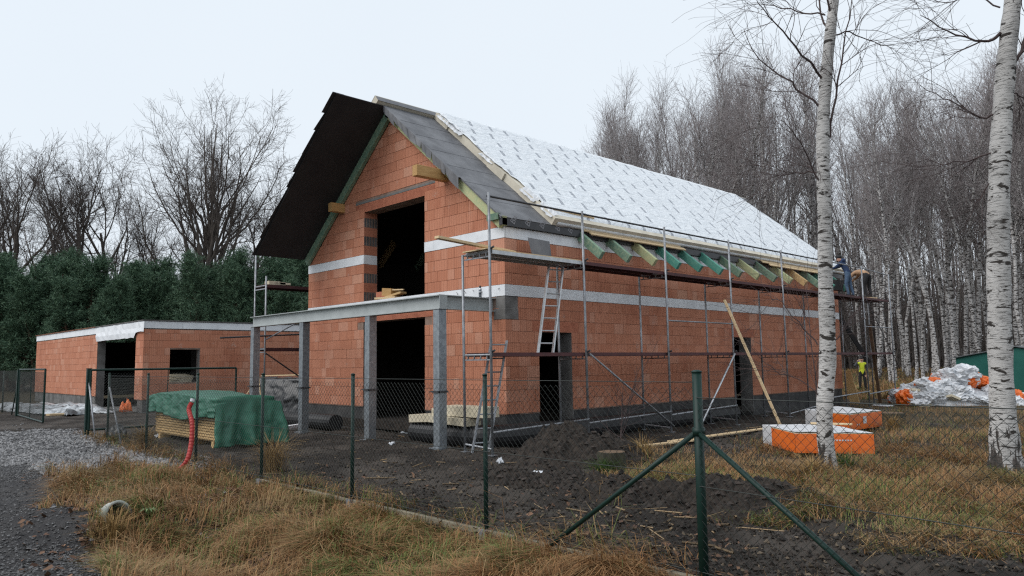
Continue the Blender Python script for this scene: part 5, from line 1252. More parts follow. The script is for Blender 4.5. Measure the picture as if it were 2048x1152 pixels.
# ------------------------------------------------------------------ trees
def nrm_(a): return a/(np.linalg.norm(a, axis=-1, keepdims=True)+1e-9)
def kids(rg, Pn, Rn, per, t0, t1, length, ang, K, up=.0, wob=.12, rr=.55, rmax=9, rtip=.003, droop=0., tpow=1., taper=None):
    """children sprouting along each parent polyline; returns points and radii"""
    N, K0, _ = Pn.shape; M_ = N*per; pi = np.repeat(np.arange(N), per)
    t = t0+(t1-t0)*rg.random(M_)**tpow; f = t*(K0-1); i = np.clip(f.astype(int), 0, K0-2); w = (f-i)[:, None]
    pos = Pn[pi, i]*(1-w)+Pn[pi, i+1]*w; r0 = np.minimum(rmax, (Rn[pi, i]*(1-w[:, 0])+Rn[pi, i+1]*w[:, 0])*rr)
    T_ = nrm_(Pn[pi, i+1]-Pn[pi, i]); rv = rg.normal(size=(M_, 3)); rv -= T_*(rv*T_).sum(1, keepdims=True); rv = nrm_(rv)
    a = (ang[0]+ang[1]*rg.normal(size=M_))[:, None]; D = nrm_(np.cos(a)*T_+np.sin(a)*rv)
    ln = (length(t, rg, M_) if callable(length) else length*(.6+.8*rg.random(M_))); st = (ln/(K-1))[:, None]
    out_ = np.empty((M_, K, 3)); out_[:, 0] = pos
    for k in range(1, K):
        D = D+rg.normal(size=(M_, 3))*wob; D[:, 2] += up-droop*k/K; D = nrm_(D); out_[:, k] = out_[:, k-1]+D*st
    s = np.linspace(0, 1, K)[None]; rad_ = r0[:, None]*(1-s)+np.minimum(rtip, r0)[:, None]*s
    return out_, rad_
def trunk(rg, H, r, K=12, wob=.05, tip=.12, lean=0.):
    Pn = np.zeros((1, K, 3)); d = np.array([rg.normal()*lean, rg.normal()*lean, 1.])
    for k in range(1, K):
        d = d+np.array([rg.normal()*wob, rg.normal()*wob, 0]); d[2] = 1; dn = d/np.linalg.norm(d); Pn[0, k] = Pn[0, k-1]+dn*H/(K-1)
    s = np.linspace(0, 1, K); R_ = r*((1-s)**.8*(1-tip)+tip)[None]; R_[0, 0] *= 1.35; Pn[0, 0, 2] = -.15
    return Pn, R_
def tree_meshes(thick, thin, bark, twig):
    def cat(ls):
        Vs, Fs, n = [], [], 0
        for Pn, Rn, sides in ls:
            V, Fq = tubes(Pn, Rn, sides); Vs.append(V); Fs.append(Fq+n); n += len(V)
        return np.concatenate(Vs), np.concatenate(Fs)
    V, Fq = cat(thick); a = np_mesh('trunk', V, Fq, [bark], smooth=True)
    V, Fq = cat(thin); b = np_mesh('crown', V, Fq, [twig], smooth=True)
    return a, b
def plant_tree(name, meshes, loc, sc3, rz, label, cat, group=None, tilt=(0, 0)):
    t = bpy.data.objects.new(name, None); t.empty_display_size = .3; COL.objects.link(t); t.location = loc; t.rotation_euler = (tilt[0], tilt[1], rz); t.scale = sc3
    for nm_, me in zip(('trunk', 'crown'), meshes): o = bpy.data.objects.new(nm_, me); COL.objects.link(o); o.parent = t
    return tag(t, label, cat, group)
def far_birch(seed):
    rg = np.random.default_rng(seed); T0 = trunk(rg, 20, .135, 14, .045, .06)
    A = kids(rg, *T0, 30, .40, .97, lambda t, g, n: (5.0*(1-t)+1.2)*(.6+.6*g.random(n)), (.50, .16), 8, .13, .11, .5, .06, .010)
    B = kids(rg, *A, 6, .15, 1., lambda t, g, n: 1.7*(.5+.8*g.random(n)), (.55, .2), 5, .08, .14, .6, .015, .006)
    C = kids(rg, *B, 3, .1, 1., lambda t, g, n: .85*(.5+.9*g.random(n)), (.6, .25), 4, .01, .16, .8, .008, .005)
    return tree_meshes([(*T0, 7), (*A, 4)], [(*B, 3), (*C, 3)], 'far_birch_bark', 'hazed_twig')
def oak(seed, H=20, r=.44, spread=1.0, forks=8, upright=.05, t0=.42, la=.50, stems=None):
    rg = np.random.default_rng(seed); T0 = trunk(rg, H*.70, r, 12, .035, .26, .01)
    A = kids(rg, *T0, forks, t0, 1., lambda t, g, n: H*(la-.16*t)*(.75+.4*g.random(n)), (.62*spread, .16), 11, upright, .11, .60, .21, .026)
    B = kids(rg, *A, 8, .22, 1., lambda t, g, n: H*.17*(.5+.8*g.random(n)), (.62, .2), 8, .055, .15, .55, .08, .014)
    C = kids(rg, *B, 7, .18, 1., lambda t, g, n: H*.075*(.5+.8*g.random(n)), (.70, .25), 6, .04, .18, .6, .026, .009)
    D = kids(rg, *C, 4, .1, 1., lambda t, g, n: .8*(.5+.9*g.random(n)), (.7, .25), 4, .02, .2, .8, .011, .007)
    return tree_meshes([(*T0, 9), (*A, 7), (*B, 5)], [(*C, 3), (*D, 3)], 'oak_bark', 'oak_twig')
def pine(seed, H=7.):
    rg = np.random.default_rng(seed); T0 = trunk(rg, H, .10, 9, .03, .08)
    A = kids(rg, *T0, 95, .05, .99, lambda t, g, n: (2.1*(1-t)**1.0+.18)*(.7+.5*g.random(n)), (1.15, .15), 6, .12, .08, .5, .03, .006)
    B = kids(rg, *A, 9, .2, 1., lambda t, g, n: .55*(.5+.8*g.random(n)), (.7, .2), 4, .12, .10, .6, .012, .005)
    # needle sprays on every shoot
    pts = B[0].reshape(-1, 3); dirs = np.repeat(nrm_(B[0][:, -1]-B[0][:, 0]), B[0].shape[1], 0); n = 11
    pp = np.repeat(pts, n, 0)+rg.normal(size=(len(pts)*n, 3))*.05; dd = nrm_(np.repeat(dirs, n, 0)+rg.normal(size=(len(pp), 3))*.75)
    ln = (.10+.08*rg.random(len(pp)))[:, None]; sd = nrm_(np.cross(dd, rg.normal(size=dd.shape)))*.016
    V = np.stack([pp-sd, pp+sd, pp+dd*ln], 1).reshape(-1, 3); Ft = np.arange(len(V)).reshape(-1, 3)
    k = rg.random((len(Ft), 1)); col = np.array([.036, .080, .052])*(1-k)+np.array([.10, .165, .095])*k
    V2, F2 = tubes(T0[0], T0[1], 7); V3, F3 = tubes(*A, 3)
    a = np_mesh('trunk', np.concatenate([V2, V3]), np.concatenate([F2, F3+len(V2)]), ['pine_bark'], smooth=True)
    b = np_mesh('crown', V, Ft, ['needles'], col=col)
    return a, b
rt = np.random.default_rng(99)
# birch wood behind the house
FB = [far_birch(s) for s in (1, 2, 3, 4, 5)]
env = [(1100, 330), (1180, 285), (1250, 225), (1330, 172), (1450, 120), (1560, 118), (1650, 150), (1720, 190), (1790, 225), (1860, 205), (1940, 180), (2048, 150), (2300, 150)]
def env_y(px): return float(np.interp(px, [e_[0] for e_ in env], [e_[1] for e_ in env]))
nb_ = 0
WOODG = 'bare birches of the wood behind the house'
for k in range(150):
    px = (rt.uniform(1175, 2180) if k < 118 else rt.uniform(1180, 1660)) if k > 40 else rt.uniform(1690, 2120); dp = rt.uniform(52, 92) if k > 40 else rt.uniform(45, 60)
    q = GD(px, dp); top = CZ+(717-env_y(px))*dp/FPX
    H_ = max(9, (top-q.z)*rt.uniform(.80, 1.08)); s = H_/20; sw_ = s*rt.uniform(.8, 1.2)*(1.0 if k > 40 else 1.05)
    plant_tree('birch_tree', FB[int(rt.integers(5))], q, (sw_, sw_, s), rt.uniform(0, 6.28), 'slender bare birch in the wood behind the house', 'birch tree', WOODG, (rt.normal()*.03, rt.normal()*.03)); nb_ += 1
# the wood far behind reads as one mass
def far_wood():
    rg = np.random.default_rng(5); N = 420
    px = np.concatenate([rg.uniform(1120, 2250, 370), rg.uniform(-150, 640, 50)]); dp = np.where(px > 800, rg.uniform(82, 130, N), rg.uniform(75, 110, N))
    base = np.array([list(GD(a, b)) for a, b in zip(px, dp)]); H_ = np.where(px > 800, (717-np.interp(px, [e_[0] for e_ in env], [e_[1] for e_ in env]))*dp/FPX*rg.uniform(.38, .66, N), rg.uniform(9, 17, N))
    K = 7; s = np.linspace(0, 1, K); Pn = base[:, None, :]+np.stack([np.zeros((N, K)), np.zeros((N, K)), H_[:, None]*s[None]], -1); Pn[:, :, :2] += np.cumsum(rg.normal(size=(N, K, 2))*.22, 1)
    Rn = (.14*(1-s)**.8+.012)[None]*rg.uniform(.7, 1.4, (N, 1))
    A = kids(rg, Pn, Rn, 16, .12, .98, lambda t, g, n: (4.5*(1-t)+1.2)*(.6+.6*g.random(n)), (.7, .2), 5, .10, .12, .5, .04, .012)
    B = kids(rg, *A, 3, .1, 1., lambda t, g, n: 1.9*(.5+.8*g.random(n)), (.65, .25), 4, .03, .15, .7, .016, .011)
    N2 = 2300; px2 = np.concatenate([rg.uniform(1120, 2250, 2050), rg.uniform(-150, 640, 250)]); d2 = rg.uniform(70, 115, N2); b2 = np.array([list(GD(a, b)) for a, b in zip(px2, d2)])
    U = b2[:, None, :]+np.stack([np.zeros((N2, 6)), np.zeros((N2, 6)), rg.uniform(4, 12, (N2, 1))*np.where(px2 < 800, .6, 1.)[:, None]*np.linspace(0, 1, 6)[None]], -1); U[:, 1:, :2] += np.cumsum(rg.normal(size=(N2, 5, 2))*.25, 1); UR = (.07*(1-np.linspace(0, 1, 6))+.012)[None]*rg.uniform(.7, 1.8, (N2, 1))
    UB = kids(rg, U, UR, 7, .1, 1., lambda t, g, n: 1.8*(.5+.8*g.random(n)), (.7, .25), 4, .05, .15, .6, .03, .014)
    V5, F5 = tubes(U, UR, 4); V6, F6 = tubes(*UB, 3); ub = mobj('undergrowth', np_mesh('undergrowth', np.concatenate([V5, V6]), np.concatenate([F5, F6+len(V5)]), ['brush'], smooth=True)); tag(ub, 'brown leafless undergrowth deep in the wood', 'undergrowth', kind='stuff')
    V1, F1 = tubes(Pn, Rn, 5); V2, F2 = tubes(*A, 3); V3, F3 = tubes(*B, 3)
    V = np.concatenate([V1, V2, V3]); Fq = np.concatenate([F1, F2+len(V1), F3+len(V1)+len(V2)])
    fm = np.concatenate([np.zeros(len(F1)), np.ones(len(F2)+len(F3))])
    o = mobj('far_wood', np_mesh('far_wood', V, Fq, ['brush', 'hazed_twig'], fmat=fm, smooth=True)); tag(o, 'dense grey brown mass of bare far-off trees', 'wood', kind='stuff')
far_wood()
# brushwood at the wood's edge
# oaks beyond the outbuilding
OK = [oak(11, 20, .40, .85, 10, .09, .40), oak(12, 19, .42, .95, 11, .08, .38), oak(13, 23, .38, .62, 17, .125, .20, .62)]
OKH = [float(np.percentile([v_.co.z for v_ in pr[1].vertices], 97.5)) for pr in OK]
for px, ty, dp, v, wd, rz, lab in ((20, 300, 62, 0, 1.0, .4, 'bare oak with dark twisted limbs at the picture edge, beyond the pines'), (150, 272, 60, 1, 1.0, 2.0, 'wide bare oak with rounded crown beyond the pines'), (90, 345, 70, 0, .9, 3.3, 'smaller bare oak between two bigger oaks at the edge of the wood'),
                               (232, 318, 64, 0, .85, 5.0, 'bare oak standing between the wide oak and the tallest bare tree'), (378, 190, 60, 2, 1.0, 1.0, 'tallest bare tree with many upright fanned limbs beyond the pines'), (450, 222, 62, 2, .95, 4.1, 'tall bare many-stemmed tree close beside the tallest one'),
                               (300, 400, 66, 1, .8, 4.0, 'low spreading bare tree beneath the tallest tree'), (505, 350, 64, 1, .95, .9, 'bare tree with arching limbs beside the black roof overhang'), (575, 430, 70, 0, .8, 2.2, 'small bare tree half hidden by the black roof overhang'), (-70, 320, 62, 1, 1.0, 5.5, 'bare oak reaching in from outside the picture edge')):
    q = GD(px, dp); s = ((735-ty)*dp/FPX+CZ-q.z)/OKH[v]; plant_tree('oak_tree' if v < 2 else 'bare_tree', OK[v], q, (s*wd, s*wd, s), rz, lab, 'tree', 'bare trees beyond the pines')
PN = [pine(21), pine(22), pine(23)]
for k in range(48):
    row = k % 2; px = -90+k*15.5+rt.uniform(-9, 9); dp = (47 if row else 51.5)+rt.uniform(-1.5, 1.5); q = GD(px, dp); ty = 542+rt.uniform(-30, 45)-(8 if k < 3 else 0)
    s = ((735-ty)*dp/FPX+CZ-q.z)/7.0; plant_tree('pine_tree', PN[k % 3], q, (s*rt.uniform(.9, 1.3),)*2+(s,), rt.uniform(0, 6.28), 'young dark green pine in the belt behind the flat roofed outbuilding', 'pine tree', 'young pines behind the outbuilding')

# ---- the two near birches, trunks along the photograph's lines
def near_birch(foot, cen, label, seed, limbs):
    base = G(*foot); dv = base-CAM; dep = dv.dot(CF)
    pts, rs = [], []
    for (x, y, w) in cen:
        q = CAM+ray(x, y)*dep; pts.append(q); rs.append(w*.47*dep/FPX)
    pts[0].z = base.z-.12; top = pts[-1]; dr = (pts[-1]-pts[-3]).normalized(); 
    for k in range(1, 8): pts.append(top+dr*k*.95+Vector((.05*math.sin(k), .04*math.cos(k*1.7), 0))); rs.append(rs[len(cen)-1]*(1-k/8.2))
    org = Vector((pts[0].x, pts[0].y, base.z)); Pt = np.array([[list(q-org) for q in pts]]); 
    # resample smooth
    tt = np.linspace(0, len(pts)-1, 60); P2 = np.stack([np.interp(tt, np.arange(len(pts)), Pt[0, :, c]) for c in range(3)], 1)[None]; R2 = np.interp(tt, np.arange(len(pts)), rs)[None]
    for _ in range(2): P2[:, 1:-1] = .25*P2[:, :-2]+.5*P2[:, 1:-1]+.25*P2[:, 2:]
    R2 = R2*(1+.05*np.sin(np.arange(60)*1.9+seed))
    rg = np.random.default_rng(seed)
    # traced limbs
    ll, lr = [], []
    for (w0, path) in limbs:
        q = [CAM+ray(x, y)*(dep+dz) - org for (x, y, dz) in path]; q = np.array([list(v) for v in q]); t2 = np.linspace(0, len(q)-1, 12)
        q2 = np.stack([np.interp(t2, np.arange(len(q)), q[:, c]) for c in range(3)], 1); q2[1:-1] = .25*q2[:-2]+.5*q2[1:-1]+.25*q2[2:]; q2[1:-1] += rg.normal(size=(10, 3))*.012; ll.append(q2); lr.append(np.linspace(w0*.62, .004, 12))
    LA_ = (np.array(ll), np.array(lr))
    A = kids(rg, P2, R2, 15, .55, .98, lambda t, g, n: 1.9*(.5+.8*g.random(n))*(1.25-t*.6), (.75, .2), 9, .06, .09, .22, .016, .004)
    B = kids(rg, *LA_, 10, .2, 1., lambda t, g, n: .8*(.5+.9*g.random(n)), (.6, .25), 8, .0, .15, .5, .007, .0024, .09)
    B2 = kids(rg, *A, 7, .2, 1., lambda t, g, n: .9*(.5+.9*g.random(n)), (.6, .25), 8, .0, .15, .5, .007, .0024, .10)
    C = kids(rg, *B, 5, .15, 1., lambda t, g, n: .6*(.5+.9*g.random(n)), (.55, .25), 5, .0, .14, .7, .004, .0022, .10)
    C2 = kids(rg, *B2, 3, .15, 1., lambda t, g, n: .6*(.5+.9*g.random(n)), (.55, .25), 5, .0, .14, .7, .004, .0022, .12)
    t = thing('birch_tree', org, label, 'birch tree')
    V, Fq = tubes(P2, R2, 18); mobj('trunk', np_mesh('trunk', V, Fq, ['birch_bark'], smooth=True), t)
    Vs, Fs, n = [], [], 0
    for Pn, Rn, sd in ((*LA_, 7), (*A, 6), (*B, 4), (*B2, 4), (*C, 3), (*C2, 3)):
        V, Fq = tubes(Pn, Rn, sd); Vs.append(V); Fs.append(Fq+n); n += len(V)
    mobj('crown', np_mesh('crown', np.concatenate(Vs), np.concatenate(Fs), ['birch_twig'], smooth=True), t)
near_birch((1658, 948), [(1662, 960, 44), (1657, 930, 36), (1650, 880, 33), (1648, 810, 33), (1656, 740, 34), (1655, 650, 33), (1650, 560, 30), (1650, 450, 28), (1646, 350, 27), (1645, 250, 26), (1652, 150, 25), (1661, 60, 22), (1668, 0, 20), (1674, -60, 18)],
           'slim white birch in the yard, beside the orange insulation packs', 3,
           [(.028, [(1640, 215, 0), (1600, 180, .1), (1555, 145, .2), (1510, 118, .3), (1488, 60, .4)]), (.03, [(1650, 165, 0), (1610, 110, -.2), (1572, 70, -.3), (1535, 30, -.4), (1510, -10, -.5)]), (.03, [(1660, 275, 0), (1668, 200, -.1), (1685, 110, -.2), (1700, 30, -.3), (1708, -40, -.3)]),
            (.02, [(1660, 75, 0), (1695, 60, .2), (1740, 85, .3), (1790, 90, .4)]), (.022, [(1642, 345, 0), (1610, 345, .1), (1560, 350, .3), (1520, 345, .4)]), (.022, [(1646, 380, 0), (1620, 320, -.1), (1590, 270, -.3), (1560, 240, -.4)]), (.016, [(1636, 690, 0), (1600, 650, .1), (1560, 600, .2), (1530, 590, .3)]), (.014, [(1664, 690, 0), (1690, 660, .1), (1722, 610, .2)]), (.02, [(1650, 30, 0), (1600, 25, .2), (1540, 10, .3), (1500, 10, .4)]), (.012, [(1638, 790, 0), (1600, 760, .1), (1555, 745, .2), (1525, 720, .3)])])
near_birch((2010, 948), [(2015, 965, 82), (2012, 930, 66), (2009, 880, 56), (2004, 800, 47), (2000, 700, 46), (1997, 550, 44), (1996, 450, 42), (2000, 300, 40), (2010, 150, 37), (2020, 50, 34), (2026, 0, 32), (2034, -60, 30)],
           'thick white birch with dark cracked foot at the picture edge', 8,
           [(.04, [(2002, 65, 0), (1985, 85, .1), (1940, 80, .2), (1890, 62, .3), (1840, 30, .4)]), (.05, [(2020, 150, 0), (2045, 90, -.1), (2080, 20, -.2), (2110, -50, -.3)]), (.026, [(1992, 228, 0), (1965, 240, .1), (1925, 215, .2), (1880, 195, .3), (1840, 170, .4)]), (.022, [(1985, 305, 0), (1940, 320, .1), (1890, 330, .2), (1850, 318, .3)]), (.02, [(2000, 15, 0), (1950, -10, .2), (1900, 5, .3), (1850, -5, .4)]), (.02, [(2010, 175, 0), (2040, 190, .1), (2070, 210, .2)]), (.016, [(1990, 350, 0), (1955, 400, .1), (1930, 460, .2)])])
# thin sapling by the long wall
def sapling(q, H_, label, seed):
    rg = np.random.default_rng(seed); T0 = trunk(rg, H_, .018, 9, .06, .15); A = kids(rg, *T0, 14, .15, .95, lambda t, g, n: 1.3*(.5+.7*g.random(n)), (.8, .2), 7, .06, .12, .5, .008, .003)
    B = kids(rg, *A, 5, .2, 1., .5, (.6, .2), 5, .0, .14, .6, .004, .0022)
    plant_tree('sapling', tree_meshes([(*T0, 6)], [(*A, 4), (*B, 3)], 'birch_twig', 'birch_twig'), q, (1, 1, 1), 0, label, 'sapling')
sapling(G(1632, 868), 3.6, 'thin bare sapling behind the slim birch, before the long wall', 4); sapling(G(1245, 905), 1.1, 'dry leafless weed stalks on the soil heap', 6)

# ------------------------------------------------------------------ grass, leaves, gravel
def blades(P0, H_, Wd, lean, az, bend, col):
    n = len(P0); d = np.stack([np.cos(az), np.sin(az), np.zeros(n)], 1); s = np.stack([-np.sin(az), np.cos(az), np.zeros(n)], 1)*Wd[:, None]/2
    p1 = P0+d*(H_*lean*.35)[:, None]; p1[:, 2] += H_*(1-.35*lean*lean)*.55
    p2 = P0+d*(H_*(lean*.9+bend))[:, None]; p2[:, 2] += H_*np.maximum(.05, (1-.55*lean-.55*bend))
    V = np.stack([P0-s, P0+s, p1-s*.8, p1+s*.8, p2], 1).reshape(-1, 3); b = np.arange(n)[:, None]*5
    Ft = np.concatenate([b+np.array([[0, 1, 3]]), b+np.array([[0, 3, 2]]), b+np.array([[2, 3, 4]])], 1).reshape(-1, 3)
    return V, Ft, np.repeat(col, 3, 0)
def grass_field(name, n, sampler, label, hscale=1.0, seed=0, wmul=1.0):
    rg = np.random.default_rng(seed); x, y, dens = sampler(rg, n)
    keep = rg.random(len(x)) < dens; x, y = x[keep], y[keep]; n = len(x)
    tuft = fbm(x, y, 2.2, 5+seed); t2 = vnoise(x, y, 5.5, 8+seed)
    H_ = hscale*(.12+.42*np.clip(tuft-.30, 0, 1)*(.6+t2))*(.5+.9*rg.random(n))
    P0 = np.stack([x, y, hgt(x, y)-.015], 1)
    lean = np.clip(rg.normal(.72, .30, n), 0, 1.2); bend = np.clip(rg.normal(.30, .2, n), 0, .7)
    az = vnoise(x, y, 1.2, 3)*9+rg.normal(0, .8, n)
    g = np.clip((fbm(x, y, 1.1, 71+seed)-.47)*3.2+.24+rg.normal(0, .22, n), 0, 1)[:, None]
    straw = np.array([.335, .222, .105])*(1-rg.random((n, 1))*.5); rust = np.array([.265, .140, .060])*(.7+.6*rg.random((n, 1))); green = np.array([.105, .130, .034])*(.7+.7*rg.random((n, 1)))
    r3 = rg.random((n, 1)) < np.clip(.60+(fbm(x, y, .8, 81)[:, None]-.47)*2, .08, .8); col = np.where(r3, rust, straw); col = np.where(rg.random((n, 1)) < g*.62, green, col)
    V, Ft, c = blades(P0, H_, wmul*(.005+.005*rg.random(n)), lean, az, bend, col)
    o = mobj(name, np_mesh(name, V, Ft, ['grass'], col=c)); tag(o, label, 'grass', kind='stuff')
def samp_verge(rg, n):
    # even in the picture: sample pixels, drop to the ground
    px = rg.uniform(-60, 2080, n); py = 860+(1240-860)*rg.random(n)**.8
    return drop(px, py, rg)
def drop(px, py, rg):
    dx = CF.x+CR.x*(px-1024)/FPX+CU.x*(576-py)/FPX; dy = CF.y+CR.y*(px-1024)/FPX+CU.y*(576-py)/FPX; dz = CF.z+CR.z*(px-1024)/FPX+CU.z*(576-py)/FPX
    z = np.zeros(len(px))
    for _ in range(5): t = (z-CZ)/dz; x, y = CX+dx*t, CY+dy*t; z = hgt(x, y, False)
    g, gr, tr = zones(x, y)
    return x, y, g
def samp_v(rg, n):
    x, y, g = samp_verge(rg, n); pat = np.clip((fbm(x, y, 1.5, 15)-.25)*2.4, .12, 1); return x, y, np.where(y < FY-.03, g*pat, 0)
def samp_i(rg, n):
    px = rg.uniform(1180, 2080, n); py = 792+(1120-792)*rg.random(n)**.75; x, y, g = drop(px, py, rg); return x, y, np.where(y > FY+.05, g*np.clip((fbm(x, y, .9, 25)-.22)*2.4, .1, 1), 0)
grass_field('verge_grass', 400000, samp_v, 'tawny and green tussocky grass along the ditch outside the fence', 1.25, 1)
grass_field('yard_grass', 190000, samp_i, 'tawny winter grass round the birches inside the fence', 1.15, 2)
def samp_far(rg, n):
    px = rg.uniform(1660, 2080, n); py = rg.uniform(738, 800, n); x, y, g = drop(px, py, rg); return x, y, np.where(y > 16, g, 0)
grass_field('meadow_grass', 26000, samp_far, 'pale dry grass at the edge of the birch wood', 1.6, 3, 3.0)
def samp_fr(rg, n):
    x = rg.uniform(-9, 8, n); y = FY+rg.normal(0, .16, n)+.05; return x, y, np.clip((fbm(x, y, 1.3, 35)-.30)*2, 0, .9)
grass_field('fence_foot_grass', 9000, samp_fr, 'dry grass growing through the foot of the fence', 1.3, 4)
def samp_st(rg, n):
    x, y, g = samp_verge(rg, n); return x, y, np.where(y < FY+.4, g*np.clip((fbm(x, y, 1.2, 55)-.40)*4, 0, 1), 0)
grass_field('dry_stalks', 3200, samp_st, 'tall dry weed stalks standing in the verge grass', 2.6, 6, .8)
def tuft_at(px, py, n, h, label, name='grass_tuft', green=False, seed=0):
    rg = np.random.default_rng(seed); q = G(px, py); a = rg.uniform(0, 6.28, n); r = np.abs(rg.normal(0, .10, n)); x, y = q.x+r*np.cos(a), q.y+r*np.sin(a)
    col = (np.array([.06, .11, .025]) if green else np.array([.29, .185, .075]))*(.6+.7*rg.random((n, 1)))
    V, Ft, c = blades(np.stack([x, y, hgt(x, y)-.01], 1)-np.array([[q.x, q.y, q.z]]), h*(.5+.7*rg.random(n)), .006+.004*rg.random(n), np.clip(rg.normal(.45, .2, n), 0, 1), a, np.clip(rg.normal(.2, .15, n), 0, .5), col)
    o = mobj(name, np_mesh(name, V, Ft, ['grass'], col=c), None, q); tag(o, label, 'grass tuft')
tuft_at(1690, 948, 260, .42, 'dark green grass tuft at the foot of the slim birch', green=True, seed=1)
tuft_at(1625, 965, 500, .45, 'straw coloured grass tussock before the slim birch', seed=2)
tuft_at(1285, 925, 300, .55, 'dry grass tussock beside the mossy stump', seed=3)
tuft_at(1210, 952, 500, .34, 'dull green grass clump hiding the foot of the mossy stump', green=True, seed=9)
tuft_at(225, 1075, 260, .35, 'rust brown grass tuft below the culvert pipe', seed=4)
tuft_at(545, 945, 420, .75, 'tall straw coloured stalks by the fence post near the tarpaulin', seed=5)
tuft_at(1785, 862, 300, .5, 'dry grass tussock round the weathered stump', seed=6)
tuft_at(290, 895, 400, .6, 'rusty tall grass by the fence behind the gravel', seed=7)
# fallen leaves
def leaves(n):
    rg = np.random.default_rng(12); px = rg.uniform(40, 1500, n); py = 930+(1200-930)*rg.random(n); x, y, g = drop(px, py, rg); k = (y < FY)&(in_poly(TRACK, x, y) == False) | (rg.random(n) < .12)
    w = np.clip(1.2-.10*np.hypot(x-3.5, y+8.6), .12, 1); k &= rg.random(n) < w; x, y = x[k], y[k]; n = len(x)
    P0 = np.stack([x, y, hgt(x, y)+.012+.05*rg.random(n)*(rg.random(n) < .5)], 1); a = rg.uniform(0, 6.28, n); s = .018+.03*rg.random(n)
    d = np.stack([np.cos(a), np.sin(a), rg.normal(0, .35, n)], 1)*s[:, None]; e_ = np.stack([-np.sin(a), np.cos(a), rg.normal(0, .35, n)], 1)*(s*.62)[:, None]
    V = np.stack([P0-d, P0-e_, P0+d, P0+e_+np.array([[0, 0, .006]])], 1).reshape(-1, 3); Fq = np.arange(len(V)).reshape(-1, 4)
    r = rg.random((n, 1)); col = np.array([.10, .052, .035])*(1-r)+np.array([.20, .115, .07])*r; col *= (.45+.7*rg.random((n, 1)))
    o = mobj('fallen_leaves', np_mesh('fallen_leaves', V, Fq, ['leaf_litter'], col=col)); tag(o, 'brown fallen leaves strewn along the track edge', 'leaves', kind='stuff')
leaves(15000)
def gravel(n):
    rg = np.random.default_rng(14); px = rg.uniform(-60, 450, n); py = np.where(rg.random(n) < .55, 845+120*rg.random(n), 930+260*rg.random(n)); x, y, g = drop(px, py, rg); _, gr, tr = zones(x, y)
    k = (gr > .5) | ((tr > .5) & (rg.random(n) < .35)) | ((rg.random(n) < .04) & (y < FY)); x, y, trk_ = x[k], y[k], tr[k] > .5; n = len(x)
    base = np.array([[1, 0, 0], [-1, 0, 0], [0, 1, 0], [0, -1, 0], [0, 0, 1], [0, 0, -1.]]); f = np.array([[0, 2, 4], [2, 1, 4], [1, 3, 4], [3, 0, 4], [2, 0, 5], [1, 2, 5], [3, 1, 5], [0, 3, 5]])
    s = (.014+.028*rg.random(n)**1.6)[:, None, None]*(1+.35*rg.normal(size=(n, 6, 1)).clip(-1, 1)); s = s*np.where(trk_, .42, 1.)[:, None, None]; a = rg.uniform(0, 6.28, n); R_ = np.zeros((n, 3, 3)); R_[:, 0, 0] = np.cos(a); R_[:, 0, 1] = -np.sin(a); R_[:, 1, 0] = np.sin(a); R_[:, 1, 1] = np.cos(a); R_[:, 2, 2] = .7
    V = np.einsum('nij,nkj->nki', R_, base[None]*s+rg.normal(size=(n, 6, 3))*.004)+np.stack([x, y, hgt(x, y)+.008], 1)[:, None]
    Ft = (f[None]+np.arange(n)[:, None, None]*6).reshape(-1, 3); col = np.repeat(np.array([.225, .222, .224])*(.35+1.0*rg.random((n, 1)))*np.where(trk_, .55, 1.)[:, None], 8, 0)
    o = mobj('gravel', np_mesh('gravel', V.reshape(-1, 3), Ft, ['stones'], col=col)); tag(o, 'patch of grey crushed stone on the drive before the gate', 'gravel', kind='stuff')
gravel(44000)
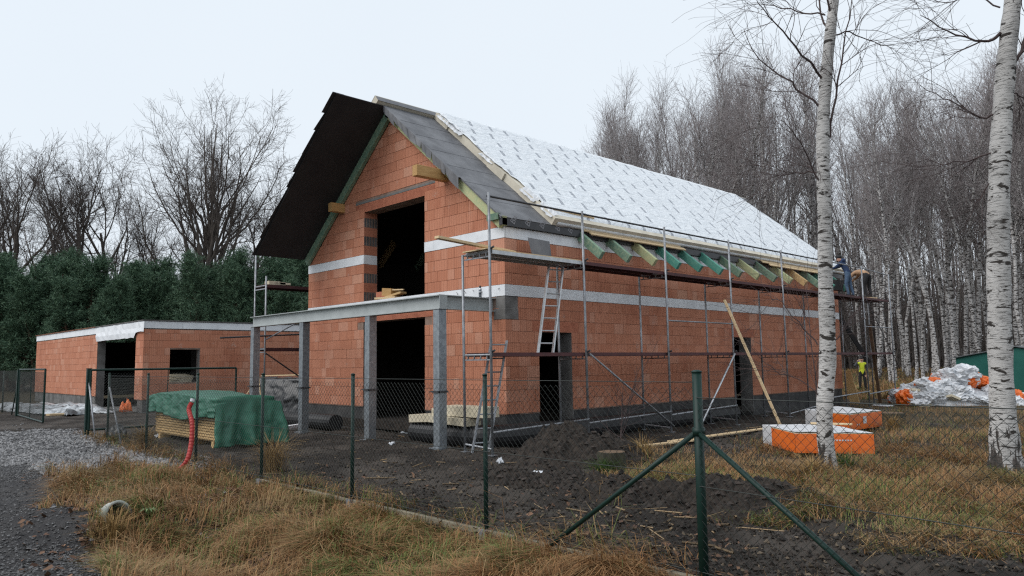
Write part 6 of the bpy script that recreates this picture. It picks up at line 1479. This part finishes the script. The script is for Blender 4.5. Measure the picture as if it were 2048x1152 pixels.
def clods(n):
    rg = np.random.default_rng(15); px = rg.uniform(430, 2080, n); py = 850+(1150-850)*rg.random(n); x, y, g = drop(px, py, rg); k = (y > FY+.1) & (rg.random(n) < 1-g*.85); x, y = x[k], y[k]; n = len(x)
    base = np.array([[1, 0, 0], [-1, 0, 0], [0, 1, 0], [0, -1, 0], [0, 0, .8], [0, 0, -1.]]); f = np.array([[0, 2, 4], [2, 1, 4], [1, 3, 4], [3, 0, 4], [2, 0, 5], [1, 2, 5], [3, 1, 5], [0, 3, 5]])
    s = (.007+.026*rg.random(n)**3)[:, None, None]*(1+.4*rg.normal(size=(n, 6, 1)).clip(-1, 1)); V = base[None]*s+rg.normal(size=(n, 6, 3))*.006; V = V+np.stack([x, y, hgt(x, y)+.006], 1)[:, None]
    Ft = (f[None]+np.arange(n)[:, None, None]*6).reshape(-1, 3); r = rg.random((n, 1)); col = np.repeat(np.where(r < .86, np.array([.030, .024, .020])*(.6+1.2*rg.random((n, 1))), np.array([.11, .085, .06])*(.6+.8*rg.random((n, 1)))), 8, 0)
    o = mobj('soil_clods', np_mesh('soil_clods', V.reshape(-1, 3), Ft, ['stones'], col=col)); tag(o, 'loose dark soil clods and wood chips on the muddy yard', 'soil', kind='stuff')
clods(22000)
def sticks(n):
    rg = np.random.default_rng(16); px = rg.uniform(440, 1500, n); py = 855+(1120-855)*rg.random(n); x, y, g = drop(px, py, rg); k = y > FY+.15; x, y = x[k], y[k]; n = len(x); a = rg.uniform(0, 6.28, n); ln = .06+.35*rg.random(n)**2
    A_ = np.stack([x, y, hgt(x, y)+.02], 1); B_ = A_+np.stack([np.cos(a), np.sin(a), rg.normal(0, .08, n)], 1)*ln[:, None]; V, Fq = tubes(np.stack([A_, B_], 1), np.repeat((.004+.009*rg.random(n))[:, None], 2, 1), 4)
    col = np.repeat(np.array([.22, .155, .09])*(.25+1.2*rg.random((n, 1))), 4, 0); o = mobj('wood_splinters', np_mesh('wood_splinters', V, Fq, ['stones'], col=col)); tag(o, 'wood splinters and twigs trodden into the mud', 'debris', kind='stuff')
sticks(420)
